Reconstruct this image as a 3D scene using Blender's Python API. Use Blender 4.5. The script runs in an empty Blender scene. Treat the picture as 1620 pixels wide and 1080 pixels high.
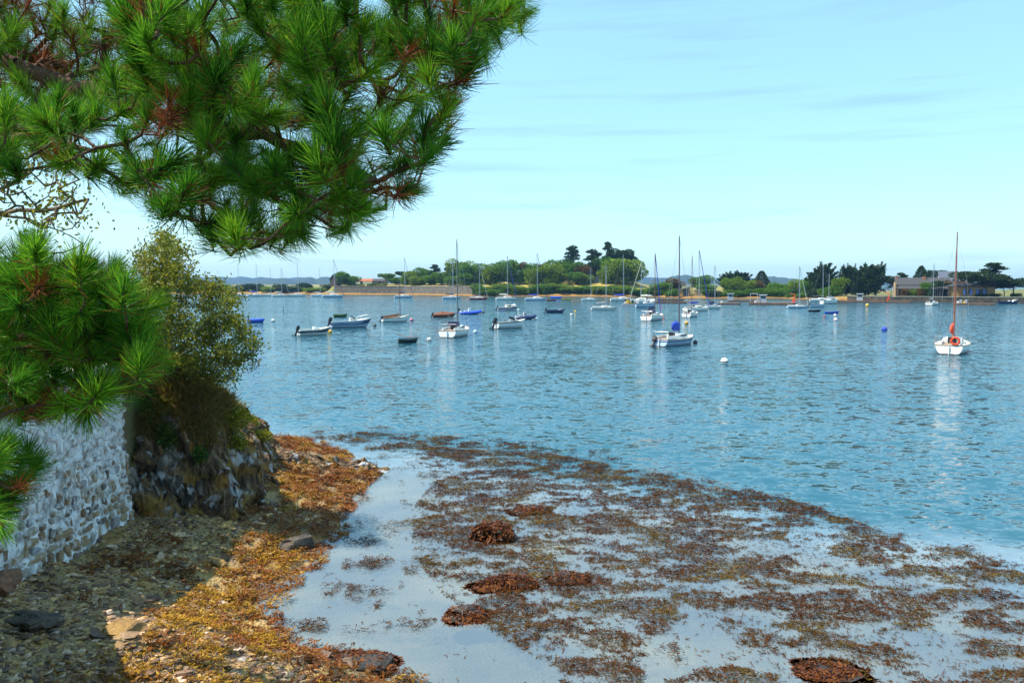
import bpy, math, random
import numpy as np
from mathutils import Vector, Matrix
R = math.radians
SC = bpy.context.scene
COL = SC.collection
# ------------------------------------------------------------------ camera
CAM_H, FPX, HOR = 5.15, 1300.0, 447.0
TH = math.atan((540 - HOR) / FPX)
cd = bpy.data.cameras.new('camera'); cam = bpy.data.objects.new('camera', cd); COL.objects.link(cam)
cam.location = (0, 0, CAM_H); cam.rotation_euler = (math.pi / 2 - TH, 0, 0)
cd.sensor_width = 36; cd.lens = FPX / 1620 * 36; cd.clip_start = 0.1; cd.clip_end = 20000
SC.camera = cam
# ------------------------------------------------------------------ world, sun, exposure
SUN_AZ, SUN_EL = R(-96), R(60)            # measured from the view direction (+Y), negative = to the left
world = bpy.data.worlds.new('World'); SC.world = world; world.use_nodes = True
wn, wl = world.node_tree.nodes, world.node_tree.links
wn.clear()
sky = wn.new('ShaderNodeTexSky'); sky.sky_type = 'NISHITA'; sky.sun_disc = False
sky.sun_elevation = SUN_EL; sky.sun_rotation = SUN_AZ
sky.altitude = 0; sky.air_density = 1.0; sky.dust_density = 0.6; sky.ozone_density = 2.0
tint = wn.new('ShaderNodeMix'); tint.data_type = 'RGBA'; tint.blend_type = 'MULTIPLY'; tint.inputs[0].default_value = 1
tint.inputs[7].default_value = (0.90, 0.99, 1.04, 1)
milk = wn.new('ShaderNodeMix'); milk.data_type = 'RGBA'; milk.inputs[0].default_value = .5; milk.inputs[7].default_value = (1.7, 3.4, 3.75, 1)   # milky summer air
tcw = wn.new('ShaderNodeTexCoord'); mpw = wn.new('ShaderNodeMapping'); mpw.inputs['Scale'].default_value = (1.2, 1.2, 20)
nzw = wn.new('ShaderNodeTexNoise'); nzw.inputs['Scale'].default_value = 3.1; nzw.inputs['Detail'].default_value = 5; nzw.inputs['Roughness'].default_value = .55
rmw = wn.new('ShaderNodeMapRange'); rmw.inputs[1].default_value = .55; rmw.inputs[2].default_value = .75
rmw.inputs[3].default_value = 0; rmw.inputs[4].default_value = .4
clm = wn.new('ShaderNodeMix'); clm.data_type = 'RGBA'; clm.inputs[7].default_value = (1.3, 2.1, 3.0, 1)
bgw = wn.new('ShaderNodeBackground'); bgw.inputs['Strength'].default_value = 0.15
outw = wn.new('ShaderNodeOutputWorld')
wl.new(sky.outputs[0], milk.inputs[6]); wl.new(milk.outputs[2], tint.inputs[6]); wl.new(tcw.outputs['Generated'], mpw.inputs[0]); wl.new(mpw.outputs[0], nzw.inputs['Vector'])
wl.new(nzw.outputs['Fac'], rmw.inputs[0]); wl.new(rmw.outputs[0], clm.inputs[0]); wl.new(tint.outputs[2], clm.inputs[6])
wl.new(clm.outputs[2], bgw.inputs['Color']); wl.new(bgw.outputs[0], outw.inputs['Surface'])
SDIR = Vector((math.sin(SUN_AZ) * math.cos(SUN_EL), math.cos(SUN_AZ) * math.cos(SUN_EL), math.sin(SUN_EL)))
sl = bpy.data.lights.new('sun', 'SUN'); sl.energy = 4.4; sl.angle = R(0.5); sl.color = (1.0, .93, .80)
so = bpy.data.objects.new('sun', sl); COL.objects.link(so); so.rotation_euler = SDIR.to_track_quat('Z', 'Y').to_euler()
vs = SC.view_settings; vs.view_transform = 'Standard'; vs.look = 'None'; vs.exposure = 0.88; vs.gamma = 1
SC.render.engine = 'CYCLES'
cy = SC.cycles; cy.use_denoising = True; cy.max_bounces = 6; cy.diffuse_bounces = 3; cy.glossy_bounces = 3
cy.transmission_bounces = 4; cy.transparent_max_bounces = 12; cy.volume_bounces = 0; cy.caustics_reflective = False; cy.caustics_refractive = False
cy.sample_clamp_indirect = 6

# ------------------------------------------------------------------ helpers
FWD = Vector((0, math.cos(TH), -math.sin(TH))); UPV = Vector((0, math.sin(TH), math.cos(TH)))
def ray(px, py): return FWD + Vector((1, 0, 0)) * ((px - 810) / FPX) - UPV * ((py - 540) / FPX)
def at(px, py, z=0.0):                      # pixel -> point on the level z
    d = ray(px, py); t = (z - CAM_H) / d.z
    return Vector((0, 0, CAM_H)) + d * t
def atY(px, py, Y):                         # pixel -> point at forward distance Y
    d = ray(px, py); return Vector((0, 0, CAM_H)) + d * (Y / d.y)
def to_px(x, y, z):                         # numpy world -> pixel
    dz = z - CAM_H
    dep = y * math.cos(TH) - dz * math.sin(TH); up = y * math.sin(TH) + dz * math.cos(TH)
    return 810 + FPX * x / dep, 540 - FPX * up / dep

def hash3(ix, iy, iz, seed):
    h = (ix.astype(np.int64) * 374761393 + iy.astype(np.int64) * 668265263 + iz.astype(np.int64) * 2147483647 + seed * 974634777) & 0xffffffff
    h = ((h ^ (h >> 13)) * 1274126177) & 0xffffffff
    h = ((h ^ (h >> 16)) * 2246822519) & 0xffffffff
    return ((h ^ (h >> 15)) & 0xffffff) / float(0xffffff)
def vnoise(x, y, z=None, seed=0):
    x = np.asarray(x, float); y = np.asarray(y, float)
    z = np.zeros_like(x) if z is None else np.asarray(z, float)
    ix, iy, iz = np.floor(x), np.floor(y), np.floor(z)
    fx, fy, fz = x - ix, y - iy, z - iz
    fx, fy, fz = [f * f * (3 - 2 * f) for f in (fx, fy, fz)]
    r = 0
    for a in (0, 1):
        for b in (0, 1):
            for c in (0, 1):
                r = r + hash3(ix + a, iy + b, iz + c, seed) * (fx if a else 1 - fx) * (fy if b else 1 - fy) * (fz if c else 1 - fz)
    return r
def fbm(x, y, z=None, seed=0, octv=4, gain=.5):
    s = 0; a = 1; t = 0; f = 1
    for o in range(octv):
        s = s + a * vnoise(np.asarray(x) * f, np.asarray(y) * f, None if z is None else np.asarray(z) * f, seed + o * 17)
        t += a; a *= gain; f *= 2.03
    return s / t
def in_poly(px, py, poly):
    px = np.asarray(px); py = np.asarray(py); r = np.zeros(px.shape, bool); n = len(poly)
    for i in range(n):
        x1, y1 = poly[i]; x2, y2 = poly[(i + 1) % n]
        c = ((y1 > py) != (y2 > py)) & (px < (x2 - x1) * (py - y1) / ((y2 - y1) if y2 != y1 else 1e-9) + x1)
        r ^= c
    return r

def tag(o, label=None, cat=None, group=None, kind=None):
    if label: o['label'] = label
    if cat: o['category'] = cat
    if group: o['group'] = group
    if kind: o['kind'] = kind
    return o
def mkobj(name, me, mat=None, parent=None, loc=None, rot=None, scale=None):
    o = bpy.data.objects.new(name, me); COL.objects.link(o)
    if mat is not None and me is not None:
        ms = mat if isinstance(mat, (list, tuple)) else [mat]
        if len(me.materials) == 0:
            for m in ms: me.materials.append(m)
    if parent is not None: o.parent = parent
    if loc is not None: o.location = loc
    if rot is not None: o.rotation_euler = rot
    if scale is not None: o.scale = scale
    return o
def thing(name, label, cat, loc=(0, 0, 0), rz=0, group=None):
    o = mkobj(name, None, loc=loc, rot=(0, 0, rz)); o.empty_display_size = .2
    return tag(o, label, cat, group)
def npmesh(name, V, F, smooth=False, midx=None):
    V = np.ascontiguousarray(V, np.float32); F = np.ascontiguousarray(F, np.int32)
    me = bpy.data.meshes.new(name); n, k = F.shape
    me.vertices.add(len(V)); me.vertices.foreach_set('co', V.ravel())
    me.loops.add(n * k); me.loops.foreach_set('vertex_index', F.ravel())
    me.polygons.add(n); me.polygons.foreach_set('loop_start', np.arange(0, n * k, k, dtype=np.int32))
    if midx is not None: me.polygons.foreach_set('material_index', np.ascontiguousarray(midx, np.int32))
    me.update(calc_edges=True)
    me.polygons.foreach_set('use_smooth', np.full(n, smooth, bool))
    return me
def grid_faces(nx, ny):                     # nx columns (fast index), ny rows
    i, j = np.meshgrid(np.arange(nx - 1), np.arange(ny - 1)); a = (j * nx + i).ravel()
    return np.stack([a, a + 1, a + nx + 1, a + nx], 1)

class MB:
    def __init__(s): s.v = []; s.f = []
    def add(s, vs_, fs):
        n = len(s.v); s.v += [tuple(v) for v in vs_]; s.f += [tuple(i + n for i in f) for f in fs]; return s
    def box(s, c, d, rz=0, taper=(1, 1), ry=0):
        hx, hy, hz = d[0] / 2, d[1] / 2, d[2] / 2; vs_ = []
        M = Matrix.Rotation(rz, 3, 'Z') @ Matrix.Rotation(ry, 3, 'Y')
        for z in (-1, 1):
            tx, ty = (taper if z > 0 else (1, 1))
            for x, y in ((-1, -1), (1, -1), (1, 1), (-1, 1)):
                vs_.append(M @ Vector((x * hx * tx, y * hy * ty, z * hz)) + Vector(c))
        return s.add(vs_, [(3, 2, 1, 0), (4, 5, 6, 7), (0, 1, 5, 4), (1, 2, 6, 5), (2, 3, 7, 6), (3, 0, 4, 7)])
    def tube(s, pts, r, n=6, cap=True):
        pts = [Vector(p) for p in pts]; m = len(pts); rs = r if isinstance(r, (list, tuple)) else [r] * m
        vs_ = []; ref = None
        for i, p in enumerate(pts):
            t = (pts[min(i + 1, m - 1)] - pts[max(i - 1, 0)])
            t = t.normalized() if t.length > 1e-9 else Vector((0, 0, 1))
            if ref is None: ref = Vector((0, 0, 1)) if abs(t.z) < .9 else Vector((1, 0, 0))
            a = t.cross(ref).normalized(); b = a.cross(t).normalized(); ref = b
            for k in range(n):
                w = 2 * math.pi * k / n; vs_.append(p + (a * math.cos(w) + b * math.sin(w)) * rs[i])
        fs = []
        for i in range(m - 1):
            for k in range(n):
                k2 = (k + 1) % n; fs.append((i * n + k, i * n + k2, (i + 1) * n + k2, (i + 1) * n + k))
        if cap: fs += [tuple(range(n))[::-1], tuple(range((m - 1) * n, m * n))]
        return s.add(vs_, fs)
    def loft(s, secs, cap=True, closed=True):
        n = len(secs[0]); vs_ = [p for q in secs for p in q]; fs = []
        for i in range(len(secs) - 1):
            for k in range(n if closed else n - 1):
                k2 = (k + 1) % n; fs.append((i * n + k, i * n + k2, (i + 1) * n + k2, (i + 1) * n + k))
        if cap: fs += [tuple(range(n))[::-1], tuple(range((len(secs) - 1) * n, len(secs) * n))]
        return s.add(vs_, fs)
    def ball(s, c, r, nu=12, nv=8):
        rx, ry, rz = r if isinstance(r, (tuple, list)) else (r, r, r); vs_ = [(c[0], c[1], c[2] - rz)]; fs = []
        for j in range(1, nv):
            p = -math.pi / 2 + math.pi * j / nv
            for i in range(nu):
                a = 2 * math.pi * i / nu; vs_.append((c[0] + rx * math.cos(p) * math.cos(a), c[1] + ry * math.cos(p) * math.sin(a), c[2] + rz * math.sin(p)))
        vs_.append((c[0], c[1], c[2] + rz)); top = len(vs_) - 1
        for i in range(nu):
            i2 = (i + 1) % nu; fs.append((0, 1 + i2, 1 + i)); b = 1 + (nv - 2) * nu; fs.append((b + i, b + i2, top))
            for j in range(nv - 2): a = 1 + j * nu; fs.append((a + i, a + i2, a + nu + i2, a + nu + i))
        return s.add(vs_, fs)
    def ring(s, c, Rr, r, ax='x', n=20, m=8):
        pts = []
        vs_ = []; fs = []
        for i in range(n):
            a = 2 * math.pi * i / n
            for k in range(m):
                b = 2 * math.pi * k / m; q = (Rr + r * math.cos(b)); p = (q * math.cos(a), q * math.sin(a), r * math.sin(b))
                if ax == 'x': p = (p[2], p[0], p[1])
                vs_.append((p[0] + c[0], p[1] + c[1], p[2] + c[2]))
        for i in range(n):
            for k in range(m):
                i2 = (i + 1) % n; k2 = (k + 1) % m; fs.append((i * m + k, i2 * m + k, i2 * m + k2, i * m + k2))
        return s.add(vs_, fs)
    def mesh(s, name, smooth=False):
        me = bpy.data.meshes.new(name); me.from_pydata(s.v, [], s.f); me.update()
        if smooth: me.polygons.foreach_set('use_smooth', np.full(len(me.polygons), True, bool))
        return me
    def build(s, name, mat, parent=None, smooth=False, **kw): return mkobj(name, s.mesh(name, smooth), mat, parent, **kw)

# ------------------------------------------------------------------ materials
MATS = {}
def nmat(name):
    m = bpy.data.materials.new(name); m.use_nodes = True; m.node_tree.nodes.clear(); MATS[name] = m
    return m, m.node_tree.nodes, m.node_tree.links
def c4(c): return (c[0], c[1], c[2], 1)
def pm(name, c1, c2=None, scale=3.0, rough=.6, bump=0.0, bscale=None, metal=0.0, detail=6, lo=.35, hi=.65, spec=.5, stretch=(1, 1, 1)):
    """Principled with a two-tone noise and optional bump."""
    m, n, l = nmat(name)
    o = n.new('ShaderNodeOutputMaterial'); b = n.new('ShaderNodeBsdfPrincipled'); l.new(b.outputs[0], o.inputs[0])
    b.inputs['Roughness'].default_value = rough; b.inputs['Metallic'].default_value = metal; b.inputs['Specular IOR Level'].default_value = spec
    tc = n.new('ShaderNodeTexCoord'); mp = n.new('ShaderNodeMapping'); mp.inputs['Scale'].default_value = stretch
    l.new(tc.outputs['Object'], mp.inputs[0])
    nz = n.new('ShaderNodeTexNoise'); nz.inputs['Scale'].default_value = scale; nz.inputs['Detail'].default_value = detail; l.new(mp.outputs[0], nz.inputs['Vector'])
    c2 = c2 or tuple(x * .8 for x in c1)
    r = n.new('ShaderNodeValToRGB'); r.color_ramp.elements[0].position = lo; r.color_ramp.elements[1].position = hi
    r.color_ramp.elements[0].color = c4(c1); r.color_ramp.elements[1].color = c4(c2)
    l.new(nz.outputs['Fac'], r.inputs[0]); l.new(r.outputs[0], b.inputs['Base Color'])
    if bump:
        nb = n.new('ShaderNodeTexNoise'); nb.inputs['Scale'].default_value = bscale or scale * 3; nb.inputs['Detail'].default_value = 5; l.new(mp.outputs[0], nb.inputs['Vector'])
        bp = n.new('ShaderNodeBump'); bp.inputs['Strength'].default_value = bump; bp.inputs['Distance'].default_value = .05
        l.new(nb.outputs['Fac'], bp.inputs['Height']); l.new(bp.outputs[0], b.inputs['Normal'])
    return m
def leafmat(name, cols, transl=.35, rough=.5, spec=.3, objvar=0.0, patch=0.0, pscale=.7):
    """Foliage: colour picked per leaf (random per island), partly translucent."""
    m, n, l = nmat(name)
    o = n.new('ShaderNodeOutputMaterial'); b = n.new('ShaderNodeBsdfPrincipled'); b.inputs['Roughness'].default_value = rough; b.inputs['Specular IOR Level'].default_value = spec
    t = n.new('ShaderNodeBsdfTranslucent'); mx = n.new('ShaderNodeMixShader'); mx.inputs[0].default_value = transl
    g = n.new('ShaderNodeNewGeometry'); r = n.new('ShaderNodeValToRGB'); e = r.color_ramp.elements
    while len(e) < len(cols): e.new(.5)
    for i, c in enumerate(cols): e[i].position = i / (len(cols) - 1); e[i].color = c4(c)
    src = g.outputs['Random Per Island']
    if objvar:
        oi = n.new('ShaderNodeObjectInfo'); a = n.new('ShaderNodeMath'); a.operation = 'MULTIPLY_ADD'; a.inputs[1].default_value = objvar
        l.new(oi.outputs['Random'], a.inputs[0])
        s_ = n.new('ShaderNodeMath'); s_.operation = 'MULTIPLY'; s_.inputs[1].default_value = 1 - objvar; l.new(src, s_.inputs[0]); l.new(s_.outputs[0], a.inputs[2]); src = a.outputs[0]
    if patch:                                  # neighbouring fronds share a tone
        g2 = n.new('ShaderNodeTexNoise'); g2.inputs['Scale'].default_value = pscale; g2.inputs['Detail'].default_value = 5; l.new(g.outputs['Position'], g2.inputs['Vector'])
        mr = n.new('ShaderNodeMapRange'); mr.inputs[1].default_value = .36; mr.inputs[2].default_value = .64; l.new(g2.outputs['Fac'], mr.inputs[0])
        mm = n.new('ShaderNodeMix'); mm.inputs[0].default_value = patch; l.new(src, mm.inputs[2]); l.new(mr.outputs[0], mm.inputs[3]); src = mm.outputs[0]
    l.new(src, r.inputs[0]); l.new(r.outputs[0], b.inputs['Base Color']); l.new(r.outputs[0], t.inputs['Color'])
    l.new(b.outputs[0], mx.inputs[1]); l.new(t.outputs[0], mx.inputs[2]); l.new(mx.outputs[0], o.inputs[0])
    return m
WAVE_H = 1.0; HAZE_D = .00016
# ------------------------------------------------------------------ water
def water_mat():
    m, n, l = nmat('sea water')
    N = lambda t: n.new('ShaderNode' + t)
    o = N('OutputMaterial'); tc = N('TexCoord')
    sep = N('SeparateXYZ'); l.new(tc.outputs['Object'], sep.inputs[0])
    f = N('Math'); f.operation = 'MULTIPLY_ADD'; f.inputs[1].default_value = .72; l.new(sep.outputs['X'], f.inputs[0]); l.new(sep.outputs['Y'], f.inputs[2])
    en = N('TexNoise'); en.inputs['Scale'].default_value = .35; en.inputs['Detail'].default_value = 3; l.new(tc.outputs['Object'], en.inputs['Vector'])
    f2 = N('Math'); f2.operation = 'MULTIPLY_ADD'; f2.inputs[1].default_value = 5; l.new(en.outputs['Fac'], f2.inputs[0]); l.new(f.outputs[0], f2.inputs[2])
    mask = N('MapRange'); mask.interpolation_type = 'SMOOTHSTEP'; mask.inputs[1].default_value = 21.0; mask.inputs[2].default_value = 27.0
    mask.inputs[3].default_value = 0; mask.inputs[4].default_value = 1; l.new(f2.outputs[0], mask.inputs[0])
    def noise(scale, stretch, detail, rough=.55):
        mp = N('Mapping'); mp.inputs['Scale'].default_value = stretch; mp.inputs['Rotation'].default_value = (0, 0, R(8)); l.new(tc.outputs['Object'], mp.inputs[0])
        z = N('TexNoise'); z.inputs['Scale'].default_value = scale; z.inputs['Detail'].default_value = detail; z.inputs['Roughness'].default_value = rough
        z.inputs['Distortion'].default_value = .4; l.new(mp.outputs[0], z.inputs['Vector']); return z
    g = noise(.05, (.5, 1.6, 1), 3)
    gr = N('MapRange'); gr.inputs[1].default_value = .35; gr.inputs[2].default_value = .62; gr.inputs[3].default_value = .55; gr.inputs[4].default_value = 1.15; l.new(g.outputs['Fac'], gr.inputs[0])
    st = N('Math'); st.operation = 'MULTIPLY'; l.new(mask.outputs[0], st.inputs[0]); l.new(gr.outputs[0], st.inputs[1])
    st2 = N('Math'); st2.operation = 'MULTIPLY_ADD'; st2.inputs[1].default_value = .97; st2.inputs[2].default_value = .05; l.new(st.outputs[0], st2.inputs[0])
    cur = None                                  # wavelet slopes taken straight from vector noise at three sizes
    for sc_, amp in ((.7, .14), (2.6, .60), (7.5, .52)):
        z = noise(sc_, (.62, 1.1, 1), 2, .5); sb_ = N('VectorMath'); sb_.operation = 'SUBTRACT'; sb_.inputs[1].default_value = (.5, .5, .5); l.new(z.outputs['Color'], sb_.inputs[0])
        ml = N('VectorMath'); ml.operation = 'MULTIPLY'; ml.inputs[1].default_value = (amp * WAVE_H * 1.35, amp * WAVE_H * 1.4, 0); l.new(sb_.outputs[0], ml.inputs[0])
        if cur is None: cur = ml
        else: ad = N('VectorMath'); ad.operation = 'ADD'; l.new(cur.outputs[0], ad.inputs[0]); l.new(ml.outputs[0], ad.inputs[1]); cur = ad
    sc2 = N('VectorMath'); sc2.operation = 'SCALE'; l.new(cur.outputs[0], sc2.inputs[0]); l.new(st2.outputs[0], sc2.inputs['Scale'])
    up = N('VectorMath'); up.operation = 'ADD'; up.inputs[1].default_value = (0, 0, 1); l.new(sc2.outputs[0], up.inputs[0])
    bp = N('VectorMath'); bp.operation = 'NORMALIZE'; l.new(up.outputs[0], bp.inputs[0])
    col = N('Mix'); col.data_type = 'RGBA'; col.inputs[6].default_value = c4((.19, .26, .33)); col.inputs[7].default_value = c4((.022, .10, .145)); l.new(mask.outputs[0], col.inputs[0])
    # cloudy silt in the shallows, their colour paled to carry reflected sky
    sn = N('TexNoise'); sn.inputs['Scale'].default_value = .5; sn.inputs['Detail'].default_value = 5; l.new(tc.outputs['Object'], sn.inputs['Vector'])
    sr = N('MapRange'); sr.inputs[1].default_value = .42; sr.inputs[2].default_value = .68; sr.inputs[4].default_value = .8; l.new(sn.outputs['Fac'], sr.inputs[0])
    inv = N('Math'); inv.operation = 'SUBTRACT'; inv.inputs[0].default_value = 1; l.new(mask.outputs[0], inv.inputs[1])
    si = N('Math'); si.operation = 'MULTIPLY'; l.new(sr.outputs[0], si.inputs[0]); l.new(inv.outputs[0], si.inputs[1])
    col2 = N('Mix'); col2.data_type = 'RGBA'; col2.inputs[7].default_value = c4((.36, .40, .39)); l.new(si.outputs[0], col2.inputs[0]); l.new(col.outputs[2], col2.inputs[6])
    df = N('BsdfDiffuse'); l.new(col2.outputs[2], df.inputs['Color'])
    tr = N('BsdfTransparent'); tr.inputs['Color'].default_value = c4((.75, .85, .85))
    tm = N('MixShader'); op = N('MapRange'); op.inputs[1].default_value = 0; op.inputs[2].default_value = .4; op.inputs[3].default_value = .5; op.inputs[4].default_value = 1; l.new(mask.outputs[0], op.inputs[0])
    l.new(op.outputs[0], tm.inputs[0]); l.new(tr.outputs[0], tm.inputs[1]); l.new(df.outputs[0], tm.inputs[2])
    gl = N('BsdfGlossy'); gl.inputs['Roughness'].default_value = .06; l.new(bp.outputs[0], gl.inputs['Normal'])
    fr = N('Fresnel'); fr.inputs['IOR'].default_value = 1.75; l.new(bp.outputs[0], fr.inputs['Normal'])
    fm = N('MixShader'); l.new(fr.outputs[0], fm.inputs[0]); l.new(tm.outputs[0], fm.inputs[1]); l.new(gl.outputs[0], fm.inputs[2]); l.new(fm.outputs[0], o.inputs[0])
    return m

wm = MB().add([(-3000, -40, 0), (3000, -40, 0), (3000, 3000, 0), (-3000, 3000, 0)], [(0, 1, 2, 3)])
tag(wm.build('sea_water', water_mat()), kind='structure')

# ------------------------------------------------------------------ near shore: beach and seabed
WE = [at(*p) for p in ((700, 1200), (650, 1085), (450, 1010), (415, 945), (500, 882), (540, 820), (580, 750), (520, 705), (430, 690), (350, 688))]
WEy = np.array([p.y for p in WE]); WEx = np.array([p.x for p in WE]); _o = np.argsort(WEy); WEy, WEx = WEy[_o], WEx[_o]
def edge_x(y): return np.interp(y, WEy, WEx)
def smooth(a, b, x):
    t = np.clip((x - a) / (b - a), 0, 1); return t * t * (3 - 2 * t)
def beach_z(x, y):
    x = np.asarray(x, float); y = np.asarray(y, float)
    d = edge_x(y) - x + (fbm(x * .9, y * .9, seed=3) - .5) * 1.0 + (fbm(x * 3, y * 3, seed=5) - .5) * .35
    z = np.where(d > 0, .20 * d + .006 * d * d, np.maximum(.12 * d, -.30))
    z = z - smooth(0, 12, (.72 * x + y) - 23) * 2.5
    z = z + (fbm(x * 2.2, y * 2.2, seed=9) - .5) * .16 * smooth(-.5, 1.2, d) + (fbm(x * 7, y * 7, seed=11, octv=3) - .5) * .07 * smooth(-.3, .5, d)
    return np.minimum(z, 1.25 + .1 * fbm(x * 2, y * 2, seed=4))
def beach_mat():
    m, n, l = nmat('beach ground'); N = lambda t: n.new('ShaderNode' + t)
    o = N('OutputMaterial'); b = N('BsdfPrincipled'); b.inputs['Roughness'].default_value = .75; l.new(b.outputs[0], o.inputs[0])
    tc = N('TexCoord'); v = N('TexVoronoi'); v.inputs['Scale'].default_value = 22; l.new(tc.outputs['Object'], v.inputs['Vector'])
    nz = N('TexNoise'); nz.inputs['Scale'].default_value = 1.3; nz.inputs['Detail'].default_value = 8; l.new(tc.outputs['Object'], nz.inputs['Vector'])
    r1 = N('ValToRGB'); e = r1.color_ramp.elements; e[0].position = .3; e[0].color = c4((.16, .09, .045)); e[1].position = .7; e[1].color = c4((.55, .34, .07)); l.new(nz.outputs['Fac'], r1.inputs[0])
    r2 = N('ValToRGB'); e = r2.color_ramp.elements; e[0].position = 0; e[0].color = c4((.06, .04, .03)); e[1].position = 1; e[1].color = c4((.42, .30, .18)); l.new(v.outputs['Color'], r2.inputs[0])
    mx = N('Mix'); mx.data_type = 'RGBA'; mx.inputs[0].default_value = .45; l.new(r1.outputs[0], mx.inputs[6]); l.new(r2.outputs[0], mx.inputs[7]); l.new(mx.outputs[2], b.inputs['Base Color'])
    bp = N('Bump'); bp.inputs['Strength'].default_value = .8; bp.inputs['Distance'].default_value = .04; l.new(v.outputs['Distance'], bp.inputs['Height']); l.new(bp.outputs[0], b.inputs['Normal'])
    return m
gx = np.concatenate([np.arange(-7.6, -1.2, .05), np.arange(-1.2, 24, .4)]); gy = np.arange(3.0, 40, .11)
X, Y = np.meshgrid(gx, gy); Z = beach_z(X, Y)
beach = mkobj('beach', npmesh('beach', np.stack([X, Y, Z], -1).reshape(-1, 3), grid_faces(len(gx), len(gy)), True), beach_mat())
tag(beach, kind='structure')
sb = MB().add([(-3000, -40, -3.2), (3000, -40, -3.2), (3000, 3000, -3.2), (-3000, 3000, -3.2)], [(0, 1, 2, 3)])
tag(sb.build('seabed', pm('seabed mud', (.05, .06, .04), (.10, .09, .05), .5)), kind='structure')

# ------------------------------------------------------------------ terrace the viewer stands on
TERR = [(-40, -20), (6, -20), (6, 2.3), (-1.5, 2.3), (-2.95, 4.2), (-7.35, 11.0), (-7.35, 16.5), (-40, 16.5)]
def prism(poly, z0, z1):
    n = len(poly); mb = MB(); mb.add([(x, y, z0) for x, y in poly] + [(x, y, z1) for x, y in poly],
        [tuple(range(n))[::-1], tuple(range(n, 2 * n))] + [(i, (i + 1) % n, n + (i + 1) % n, n + i) for i in range(n)]); return mb
tag(prism(TERR, -1, 3.55).build('terrace', pm('terrace earth', (.16, .12, .06), (.10, .13, .04), 2.0, .9, .6)), kind='structure')

# ------------------------------------------------------------------ rocky bank beyond the wall
CL = [(-7.5, 15.35), (-6.5, 15.65), (-5.7, 16.2), (-5.5, 17.4), (-5.75, 19), (-6.0, 21), (-6.6, 23.2), (-8, 24.6), (-14, 26), (-40, 27), (-40, 15.3)]
def poly_dist(x, y, poly):
    d = np.full(x.shape, 1e9)
    for i in range(len(poly)):
        x1, y1 = poly[i]; x2, y2 = poly[(i + 1) % len(poly)]; L2 = (x2 - x1) ** 2 + (y2 - y1) ** 2
        t = np.clip(((x - x1) * (x2 - x1) + (y - y1) * (y2 - y1)) / L2, 0, 1)
        d = np.minimum(d, np.hypot(x - x1 - t * (x2 - x1), y - y1 - t * (y2 - y1)))
    return np.where(in_poly(x, y, poly), d, -d)
def bank_cap(x, y):
    c = np.interp(y, [15, 17.5, 19, 21, 22.6, 24, 27], [3.5, 3.1, 2.55, 1.6, .75, .1, -1])
    return np.minimum(c + np.where(x > -6.4, (-6.4 - x) * 1.25, np.minimum(-6.4 - x, 4) * .75), 3.9)
def bank_z(x, y):
    wob = (fbm(x * 1.3, y * 1.3, seed=21) - .5) * .8 + (fbm(x * 4.5, y * 4.5, seed=22, octv=3) - .5) * .34
    d = poly_dist(x, y, CL) + wob
    d = np.where(d > 0, d * (1 - .5 * smooth(17.6, 19.5, y)), d)
    prof = np.interp(d, [-.6, -.1, .05, .25, .55, .9, 1.6, 3], [-.9, 0, .35, .95, 1.7, 2.3, 2.9, 3.7])
    z = np.minimum(prof + beach_z(x, y) * .6, bank_cap(x, y) + (fbm(x * 2, y * 2, seed=23) - .5) * .5)
    # low craggy tail running out to the waterline
    tx = np.clip((x + 6.8) / 2.5, 0, 1); td = np.hypot(x - (-6.8 + 2.5 * tx), y - (21.2 + .9 * tx)); tail = (1.15 - .75 * tx) * np.exp(-(td / .85) ** 2) + (fbm(x * 2.4, y * 2.4, seed=27) - .5) * .5 * np.exp(-(td / 1.1) ** 2)
    z = np.maximum(z, tail - .15)
    return z + (fbm(x * 6, y * 6, seed=25, octv=3) - .5) * .16
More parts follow.
